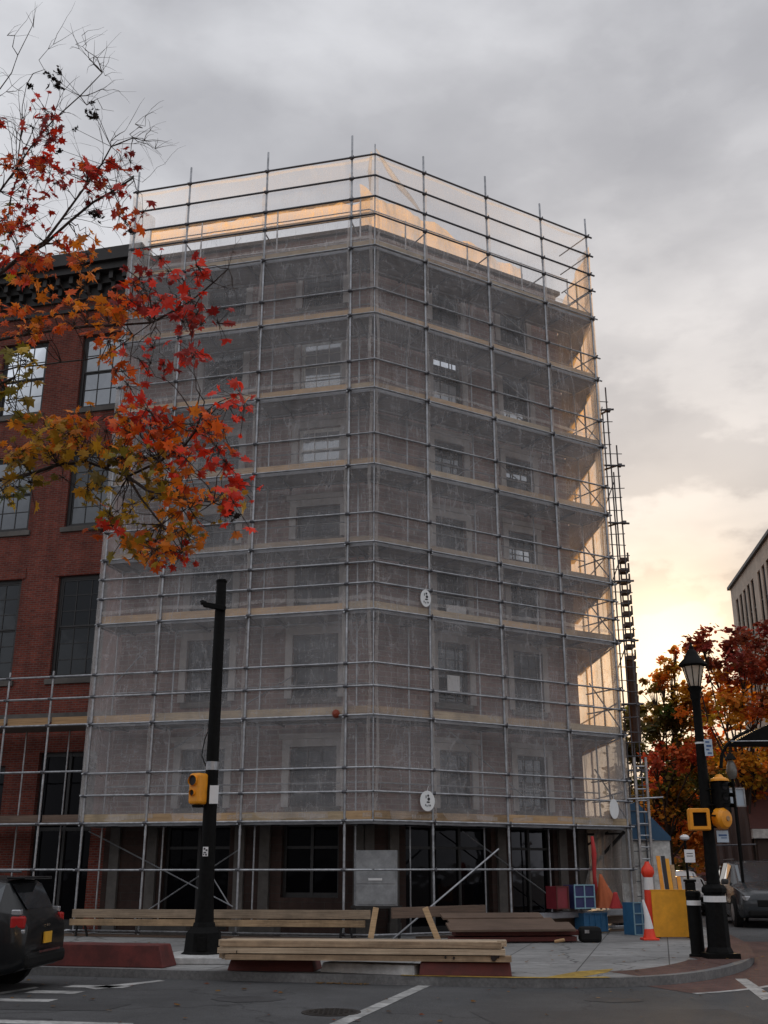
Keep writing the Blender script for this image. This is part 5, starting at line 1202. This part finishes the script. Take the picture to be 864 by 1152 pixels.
bgtree((x0,Y,0),8.5,cl(Y,[(745,762,0,14,OR),(735,772,1,10,OG),(762,775,0,18,YO),(750,795,0,18,OG),(735,805,1,12,OG),(770,800,0,18,OG),(742,822,0,20,GR),(765,830,1,22,OG),(790,825,0,22,OR),(755,752,0,7,OR),(760,735,0,5,OR),(745,855,0,14,RO),(765,850,-2,16,RO),(785,848,-2,16,RO),(735,865,-2,12,RO),(800,870,0,20,YO),(755,885,0,24,OG),(735,900,0,22,OR),(780,900,0,24,GR),(800,905,0,18,OG)],x0,Y),'orange and olive maple left of the street lamp, in front of the sunset',ls=.17,density=280)
Y=62;x0=14
bgtree((x0,Y,0),8,cl(Y,[(725,850,0,30,GR),(760,870,0,34,GR),(800,880,0,34,OG),(740,910,0,34,OG),(780,920,0,34,OR),(820,920,0,30,OG),(715,800,0,14,OG),(725,930,0,24,OR),(850,900,0,34,OG)],x0,Y),'dark olive tree massed low behind the orange maple',ls=.26,density=240)
Y=75;x0=24
bgtree((x0,Y,0),9,cl(Y,[(840,880,0,40,OG),(880,860,0,40,OR),(800,900,0,40,GR),(860,930,0,40,GR),(770,925,0,36,GR),(735,935,0,34,GR)],x0,Y),'green brown tree farthest up the side street',ls=.34,density=220)
# ================================================================ the near maple
def mapleleaf(m,c,s,nrm,ang,col,curl=.15):
    P=[(0,-.45),(.12,-.30),(.42,-.36),(.30,-.12),(.58,.08),(.30,.10),(.34,.30),(.14,.22),(0,.62),(-.14,.22),(-.34,.30),(-.30,.10),(-.58,.08),(-.30,-.12),(-.42,-.36),(-.12,-.30)]
    z=V(nrm).normalized(); x=z.cross(V((0,0,1)) if abs(z.z)<.9 else V((0,1,0))).normalized(); y=z.cross(x)
    ca,sa=math.cos(ang),math.sin(ang); X=x*ca+y*sa; Yv=y*ca-x*sa
    sx=random.uniform(.65,1.1); fd=random.uniform(-.1,.5); bx_=random.uniform(-.3,.3)
    pts=[c+(X*(p*sx+bx_*q*q+random.uniform(-.04,.04))+Yv*(q+random.uniform(-.04,.04))-z*(curl*(p*p*1.6+q*q*.6)-fd*abs(p)))*s for p,q in P]
    m.cur=col; i=len(m.v); m.v+=pts+[c+z*curl*.15*s]
    k=len(P)
    for a in range(k): m.f.append([i+a,i+(a+1)%k,i+k]); m.col.append(col)
MX,MY=-5.4,8.2
mt=empty('maple_tree',(MX,MY,0),label='near maple with red, orange and yellow leaves reaching in from the left',cat='tree')
m=MB(); m.path([(MX,MY,RZ),(MX+.05,MY,1.5),(MX-.05,MY,3),(MX,MY+.1,4.5),(MX+.1,MY,6.5),(MX,MY,8.5)],[.26,.21,.19,.17,.12,.04],12); m.build('trunk',M['bark'],mt,smooth=True)
limbs=[]
def limb(px,Ys,r0,r1,start):
    pts=[V(start)]; n=len(px)
    for i,(x,y) in enumerate(px): pts.append(atY(x,y,Ys[0]+(Ys[1]-Ys[0])*i/max(1,n-1)))
    # subdivide + jitter
    q=[pts[0]]
    for a,b in zip(pts,pts[1:]):
        k=max(1,int((b-a).length/.18))
        for j in range(1,k+1): q.append(a.lerp(b,j/k)+V([random.gauss(0,.010) for _ in range(3)])*(j<k))
    rs=[r0+(r1-r0)*(i/(len(q)-1))**.7 for i in range(len(q))]
    m=MB(); m.path(q,rs,7); m.build('branch',M['bark'],mt,smooth=True); limbs.append(q); return q
T=lambda z:(MX,MY,z)
L1=limb([(-60,345),(0,308),(50,275),(104,228),(150,200)],(8,7.4),.05,.008,T(3.8))
L1b=limb([(0,308),(50,272),(85,225),(125,165),(150,155)],(7.7,7.5),.025,.005,L1[len(L1)//2])
L2=limb([(-50,260),(0,215),(35,165),(60,135),(90,108),(115,82)],(8,7.8),.04,.004,T(4.2))
L3=limb([(-60,150),(0,100),(20,62),(37,28)],(8.2,8.0),.03,.003,T(5))
L4=limb([(-60,395),(0,382),(66,371),(130,366),(170,363),(200,348),(222,333),(240,318),(257,302)],(7.8,6.9),.045,.004,T(3.2))
L4b=limb([(120,400),(150,378),(175,360),(215,338)],(7.4,7.0),.012,.003,L4[len(L4)//2])
L5=limb([(-60,556),(0,540),(35,533),(65,523),(97,519),(120,527),(144,536),(180,519),(208,501),(220,485),(226,468)],(7.6,6.7),.045,.006,T(2.4))
i5=min(range(len(L5)),key=lambda i:(L5[i]-atY(144,536,7.0)).length)
L5b=limb([(158,560),(182,590),(205,622)],(6.95,6.9),.012,.003,L5[i5])
L5c=limb([(165,552),(200,560),(240,565),(262,575)],(6.95,6.7),.012,.003,L5[i5])
L6=limb([(-50,470),(0,432),(16,425)],(6.9,6.6),.035,.01,T(2.7))
L7=limb([(-40,300),(10,240),(20,180),(25,120),(30,95)],(8.2,8.1),.03,.003,T(4))
tw=MB(); tw.cur=None; lv=MB(); pet=MB()
def near(p): 
    best=None
    for q in limbs:
        for v in q[2:]:
            d=(v-p).length
            if best is None or d<best[0]: best=(d,v)
    return best[1]
def twig(a,b,r=.006,jit=.03):
    n=max(2,int((b-a).length/.08)); pts=[a]
    for j in range(1,n+1): pts.append(a.lerp(b,j/n)+V([random.gauss(0,jit*.5) for _ in range(3)])*(j<n)+V((0,0,.02*math.sin(math.pi*j/n))))
    tw.path(pts,[r*(1-.7*j/n) for j in range(n+1)],4,False); return pts
RD=(.56,.03,.012);DRD=(.26,.018,.014);RO2=(.62,.10,.014);O2=(.70,.21,.018);Y2=(.42,.24,.02);OL=(.20,.15,.018);BR=(.70,.04,.015);GY=(.11,.12,.018)
blobs=[ # x,y,rx,ry,n clusters,Y, palette
(30,140,38,22,6,7.8,[DRD,RD]),(60,150,25,18,3,7.7,[DRD,RD]),(30,190,40,28,8,7.8,[RD,DRD,RO2]),(55,185,12,16,3,7.5,[RO2,RD]),(15,230,22,25,5,7.8,[DRD,RD]),
(108,190,22,14,4,7.5,[RD,RO2]),(140,180,12,12,2,7.5,[DRD,RD]),(85,210,30,20,4,7.5,[DRD,RD]),(150,245,16,12,4,7.4,[DRD,RD,RO2]),(110,225,30,20,4,7.4,[DRD,RD]),
(15,255,24,22,4,7.7,[RO2,RD]),(40,270,40,22,6,7.6,[RO2,RD]),(90,280,26,22,6,7.5,[RO2,O2]),(60,300,45,22,7,7.5,[RO2,O2,RD]),(20,290,24,18,4,7.6,[RD,RO2]),
(175,300,22,14,3,7.0,[RD,DRD]),(215,305,18,14,4,6.95,[DRD,RD]),(160,325,25,18,4,7.1,[RD,DRD]),(195,345,30,20,7,7.0,[RD,DRD]),(225,362,22,12,4,6.9,[RD,DRD]),(145,330,22,20,4,7.1,[RO2,RD]),
(100,335,40,18,6,7.3,[RO2,O2]),(30,345,35,18,4,7.5,[O2,RO2]),(60,372,60,14,9,7.4,[O2,RO2]),(130,352,30,14,7,7.2,[RO2,O2]),(130,380,30,10,3,7.2,[RO2,O2]),(175,400,22,16,4,7.0,[DRD,RD]),(205,400,18,14,3,6.9,[RD,DRD]),(140,415,10,22,3,7.1,[RO2]),
(18,415,22,16,4,6.7,[Y2,OL]),(15,460,24,30,5,6.7,[OL,Y2]),(45,490,40,22,9,7.2,[OL,Y2,O2]),(10,500,22,20,4,7.3,[Y2,O2]),(80,480,30,14,6,7.1,[O2,Y2]),(90,505,35,18,8,7.1,[Y2,O2]),
(120,475,28,14,6,7.0,[O2,RO2,Y2]),(150,468,26,13,7,6.9,[RO2,RD,O2]),(180,470,22,14,6,6.9,[RO2,RD]),(145,500,34,20,9,6.9,[OL,O2,RO2]),(185,500,22,20,7,6.8,[RO2,BR,O2]),(215,500,20,22,5,6.8,[RD,RO2]),
(235,470,20,18,5,6.7,[RO2,O2]),(262,455,14,16,4,6.6,[BR,RD]),(250,485,16,18,3,6.7,[RO2]),(245,515,12,16,3,6.7,[RD,BR]),(205,525,20,14,4,6.8,[O2,RO2]),(90,540,30,16,5,7.1,[OL,Y2]),(20,555,28,25,5,7.3,[OL,Y2,GY]),(35,520,30,20,5,7.3,[OL,Y2]),
(165,530,25,15,5,6.9,[OL,Y2]),(180,555,28,16,6,6.9,[OL,Y2,O2]),(240,560,14,16,4,6.7,[O2,Y2]),(265,560,12,18,4,6.7,[BR,RD]),(200,590,24,14,6,6.9,[OL,O2,Y2]),(140,580,22,14,5,7.0,[OL,Y2]),(150,605,20,14,4,7.0,[Y2,OL,RO2]),(190,615,26,14,7,6.9,[O2,Y2,RO2]),(165,622,14,10,2,6.9,[Y2,O2]),(207,625,8,10,2,6.9,[RD]),(118,600,10,14,2,7.0,[RO2,RD]),(215,575,14,14,3,6.8,[RO2,O2]),
(95,80,1,1,0,7.7,[RD])]
cam=V((0,0,H))
for bx,by,rx,ry,nc,Y0,pal in blobs:
    for c in range(nc):
        a=random.random()*6.28; rr=math.sqrt(random.random())
        p=atY(bx+rx*rr*math.cos(a),by+ry*rr*math.sin(a),Y0+random.uniform(-.3,.3)); q=near(p)
        pts=twig(q,p,.005)
        base=random.choice(pal)
        for k in range(random.randint(5,8)):
            o=V((random.gauss(0,.062),random.gauss(0,.09),random.gauss(-.01,.05))); c0=p+o
            s=random.uniform(.055,.12)*random.choice((1.1,1,.85,.65)); kk=random.uniform(.7,1.5); c1=random.choice(pal) if random.random()<.35 else base
            col=tuple(min(1,v*kk*random.uniform(.9,1.1)) for v in c1)
            nr=V((random.gauss(0,.7),random.gauss(-.5,.8),random.gauss(.5,.6)))
            mapleleaf(lv,c0,s,nr,random.random()*6.28,col,random.uniform(.05,.7))
            pet.path([p.lerp(c0,-.2),c0],[.003,.002],3,False)
# crown continuing out of view on the left
for k in range(150):
    p=V((MX+random.gauss(-.6,1.3),MY+random.gauss(.3,1.3),random.uniform(3.4,8.2)))
    if p.y<1: continue
    rr=p-V((0,0,H))
    if rr.x/rr.y>-.40: continue
    q=V((MX,MY,p.z-.5)); twig(q,p,.012,.06); base=random.choice([RD,RO2,O2,Y2,DRD,OL])
    for j in range(9): mapleleaf(lv,p+V([random.gauss(0,.16) for _ in range(3)]),random.uniform(.09,.15),V((random.gauss(0,.6),random.gauss(0,.6),1)),random.random()*6,tuple(v*random.uniform(.6,1.2) for v in base),.2)
# bare twigs reaching beyond the leaves
def baretwigs(pl,n,l0,l1,updir,r=.0042,sub=2):
    n=int(n*1.15)
    for _ in range(n):
        i=random.randint(len(pl)//3,len(pl)-1); a=pl[i]; d=(V(updir)+V([random.gauss(0,.55) for _ in range(3)])).normalized()
        b=a+d*random.uniform(l0,l1); pts=twig(a,b,r,.02)
        for s in range(sub):
            c=random.choice(pts[1:]); d2=(d+V([random.gauss(0,.7) for _ in range(3)])).normalized(); p2=twig(c,c+d2*random.uniform(.1,.35),r*.55,.02)
            if random.random()<.5: e=random.choice(p2); twig(e,e+(d2+V([random.gauss(0,.7) for _ in range(3)]))*.13,r*.35,.01)
baretwigs(L2,34,.2,.6,(.35,0,.8),.005,4); baretwigs(L3,22,.2,.55,(.25,0,.8),.0045,4); baretwigs(L7,16,.2,.6,(.2,0,.9),.005,4); baretwigs(L1,18,.15,.45,(.6,0,.6),.004,3); baretwigs(L1b,16,.15,.42,(.6,0,.5),.004,3)
baretwigs(L4,16,.12,.3,(.6,0,.5),.0032,3); baretwigs(L5,14,.1,.3,(.4,0,.1),.003,2)
for px_ in ((252,293),(268,345),(246,318),(232,300),(262,330)):
    p=atY(*px_,6.9); twig(near(p),p,.0035,.02)
for px_ in ((92,40),(37,28),(67,120),(85,50),(105,65),(118,85),(128,125),(165,130),(178,150),(145,140),(182,175),(160,205),(60,50),(8,40)):
    p=atY(*px_,7.8); a=near(p); pts=twig(a,p,.005,.05)
    for s in range(4):
        c=random.choice(pts[1:]); twig(c,c+V((random.gauss(.1,.12),random.gauss(0,.08),random.gauss(.12,.1))),.0025,.015)
tw.build('twigs',M['bark'],mt); lv.build('foliage',M['leaf'],mt); pet.build('leaf_stalks',M['bark'],mt)
for px_,s in (((63,95),.06),((54,84),.03),((106,128),.05),((66,80),.03),((34,98),.03),((262,577),.06),((110,240),.05),((66,168),.03),((104,115),.02),((85,145),.025),((147,260),.03)):
    p=atY(*px_,7.5 if px_[0]<200 else 6.7); m=MB(); m.cur=(.03,.018,.014); 
    for k in range(14): mapleleaf(m,p+V([random.gauss(0,s*.55) for _ in range(3)]),s*random.uniform(.8,1.5),V([random.gauss(0,1) for _ in range(3)]),random.random()*6,(.03,.018,.014),.5)
    a=near(p); m.path([a,p],[.003,.002],4,False); m.build('seed_cluster',M['pod'],mt)
# ================================================================ world, sun, camera
w=bpy.data.worlds.new('World'); sc.world=w; w.use_nodes=True; nt=w.node_tree; N=nt.nodes; L=nt.links; N.clear()
SD=ray(752,735).normalized(); el=math.asin(SD.z); az=math.atan2(SD.x,SD.y)
out=N.new('ShaderNodeOutputWorld'); bg=N.new('ShaderNodeBackground'); bg.inputs['Strength'].default_value=1; L.new(bg.outputs[0],out.inputs[0])
def math_(op,a,b=None,cl=False):
    n=N.new('ShaderNodeMath'); n.operation=op; n.use_clamp=cl
    for i,v in enumerate((a,b)):
        if v is None: continue
        if isinstance(v,(int,float)): n.inputs[i].default_value=v
        else: L.new(v,n.inputs[i])
    return n.outputs[0]
def mixc(f,a,b):
    n=N.new('ShaderNodeMix'); n.data_type='RGBA'
    for i,v in ((0,f),(6,a),(7,b)):
        if isinstance(v,tuple): n.inputs[i].default_value=(*v,1)
        elif isinstance(v,(int,float)): n.inputs[i].default_value=v
        else: L.new(v,n.inputs[i])
    return n.outputs[2]
tc=N.new('ShaderNodeTexCoord'); sep=N.new('ShaderNodeSeparateXYZ'); L.new(tc.outputs['Generated'],sep.inputs[0])
sky=N.new('ShaderNodeTexSky'); sky.sky_type='NISHITA'; sky.sun_disc=False; sky.sun_elevation=el; sky.sun_rotation=az; sky.dust_density=2.5
zz=math_('ADD',math_('MAXIMUM',sep.outputs[2],0.0),.22)
cx=math_('DIVIDE',sep.outputs[0],zz); cy=math_('DIVIDE',sep.outputs[1],zz)
cmb=N.new('ShaderNodeCombineXYZ'); L.new(cx,cmb.inputs[0]); L.new(cy,cmb.inputs[1])
def cloud(scale,det,rough,off,dist=.3):
    mp=N.new('ShaderNodeMapping'); mp.inputs['Location'].default_value=off; L.new(cmb.outputs[0],mp.inputs[0])
    n=N.new('ShaderNodeTexNoise'); n.inputs['Scale'].default_value=scale; n.inputs['Detail'].default_value=det; n.inputs['Roughness'].default_value=rough; n.inputs['Distortion'].default_value=dist; L.new(mp.outputs[0],n.inputs['Vector']); return n.outputs['Fac']
c1=cloud(.9,5,.5,(3.1,1.7,0))
mpd=N.new('ShaderNodeMapping'); mpd.inputs['Scale'].default_value=(1,1,2.1); mpd.inputs['Location'].default_value=(4.3,1.9,.6); L.new(tc.outputs['Generated'],mpd.inputs[0])
nc=N.new('ShaderNodeTexNoise'); nc.inputs['Scale'].default_value=4.2; nc.inputs['Detail'].default_value=8; nc.inputs['Roughness'].default_value=.5; nc.inputs['Distortion'].default_value=.15; L.new(mpd.outputs[0],nc.inputs['Vector']); c2=nc.outputs['Fac']
dens=math_('ADD',math_('MULTIPLY',c1,.5),math_('MULTIPLY',c2,.5))
mr=N.new('ShaderNodeMapRange'); mr.interpolation_type='SMOOTHSTEP'; mr.inputs['From Min'].default_value=.38; mr.inputs['From Max'].default_value=.63; L.new(dens,mr.inputs['Value']); dark=mr.outputs[0]
nd=N.new('ShaderNodeTexNoise'); nd.inputs['Scale'].default_value=9.5; nd.inputs['Detail'].default_value=7; nd.inputs['Roughness'].default_value=.52; L.new(mpd.outputs[0],nd.inputs['Vector'])
puff=N.new('ShaderNodeMapRange'); puff.interpolation_type='SMOOTHSTEP'
for k_,x_ in (('From Min',.44),('From Max',.58),('To Min',0),('To Max',1)): puff.inputs[k_].default_value=x_
L.new(nd.outputs['Fac'],puff.inputs['Value'])
lowp=N.new('ShaderNodeMapRange')
for k_,x_ in (('From Min',.20),('From Max',.50),('To Min',.95),('To Max',.15)): lowp.inputs[k_].default_value=x_
L.new(sep.outputs[2],lowp.inputs['Value'])
dark=mixc(lowp.outputs[0],dark,math_('MULTIPLY',math_('ADD',math_('MULTIPLY',puff.outputs[0],1.3),dark),.62,True))
grey=mixc(dark,(.78,.79,.83),(.48,.485,.52))
# warm glow around the hidden sun
dt=N.new('ShaderNodeVectorMath'); dt.operation='DOT_PRODUCT'; L.new(tc.outputs['Generated'],dt.inputs[0]); dt.inputs[1].default_value=tuple(SD)
dot=math_('MAXIMUM',dt.outputs['Value'],0.0)
g1=math_('POWER',dot,110); g2=math_('POWER',dot,14); g3=math_('POWER',dot,500)
warm=mixc(dark,(.92,.82,.74),(.42,.39,.39))
col=mixc(math_('MULTIPLY',g2,.75,True),grey,warm)
bright=mixc(math_('MULTIPLY',dark,1.0,True),(1.42,1.19,.94),(.60,.51,.46))
lowf=N.new('ShaderNodeMapRange'); lowf.inputs['From Min'].default_value=.42; lowf.inputs['From Max'].default_value=.20; L.new(sep.outputs[2],lowf.inputs['Value'])
col=mixc(math_('MULTIPLY',math_('MULTIPLY',g1,1.0),lowf.outputs[0],True),col,bright)
col=mixc(math_('MULTIPLY',g3,.9,True),col,(1.9,1.45,1.0))
def mrange(v,a,b,c,d):
    n=N.new('ShaderNodeMapRange'); n.interpolation_type='SMOOTHSTEP'
    for k,x in (('From Min',a),('From Max',b),('To Min',c),('To Max',d)): n.inputs[k].default_value=x
    L.new(v,n.inputs['Value']); return n.outputs[0]
# overcast zenith brightened, and unseen sky behind the camera lifted to light the street
boost=math_('MULTIPLY',mrange(sep.outputs[2],.72,.95,1,1.75),mrange(sep.outputs[1],-.35,.05,1.12,1))
bv=N.new('ShaderNodeVectorMath'); bv.operation='SCALE'; L.new(col,bv.inputs[0]); L.new(boost,bv.inputs['Scale']); col=bv.outputs[0]
skyv=N.new('ShaderNodeVectorMath'); skyv.operation='SCALE'; skyv.inputs['Scale'].default_value=.05; L.new(sky.outputs[0],skyv.inputs[0])
col=mixc(.90,skyv.outputs[0],col)
L.new(col,bg.inputs[0])
sun=bpy.data.lights.new('sun','SUN'); sun.energy=5.0; sun.angle=R(8); sun.color=(1,.62,.27); so=bpy.data.objects.new('sun',sun); COL.objects.link(so)
so.rotation_euler=(-SD).to_track_quat('-Z','Y').to_euler(); so.location=SD*100
cd=bpy.data.cameras.new('camera'); co=bpy.data.objects.new('camera',cd); COL.objects.link(co); co.location=(0,0,H); co.rotation_euler=(R(90)+TH,0,0)
cd.sensor_fit='VERTICAL'; cd.angle_y=2*math.atan(576/F) if False else cd.angle_y
cd.sensor_height=24; cd.lens=24*F/1152; cd.clip_end=3000; cd.clip_start=.05
sc.camera=co
sc.render.engine='CYCLES'; sc.cycles.transparent_max_bounces=24; sc.cycles.max_bounces=6
vs_=sc.view_settings; vs_.view_transform='Standard'; vs_.look='None'; vs_.exposure=0; vs_.gamma=1; vs_.use_curve_mapping=False
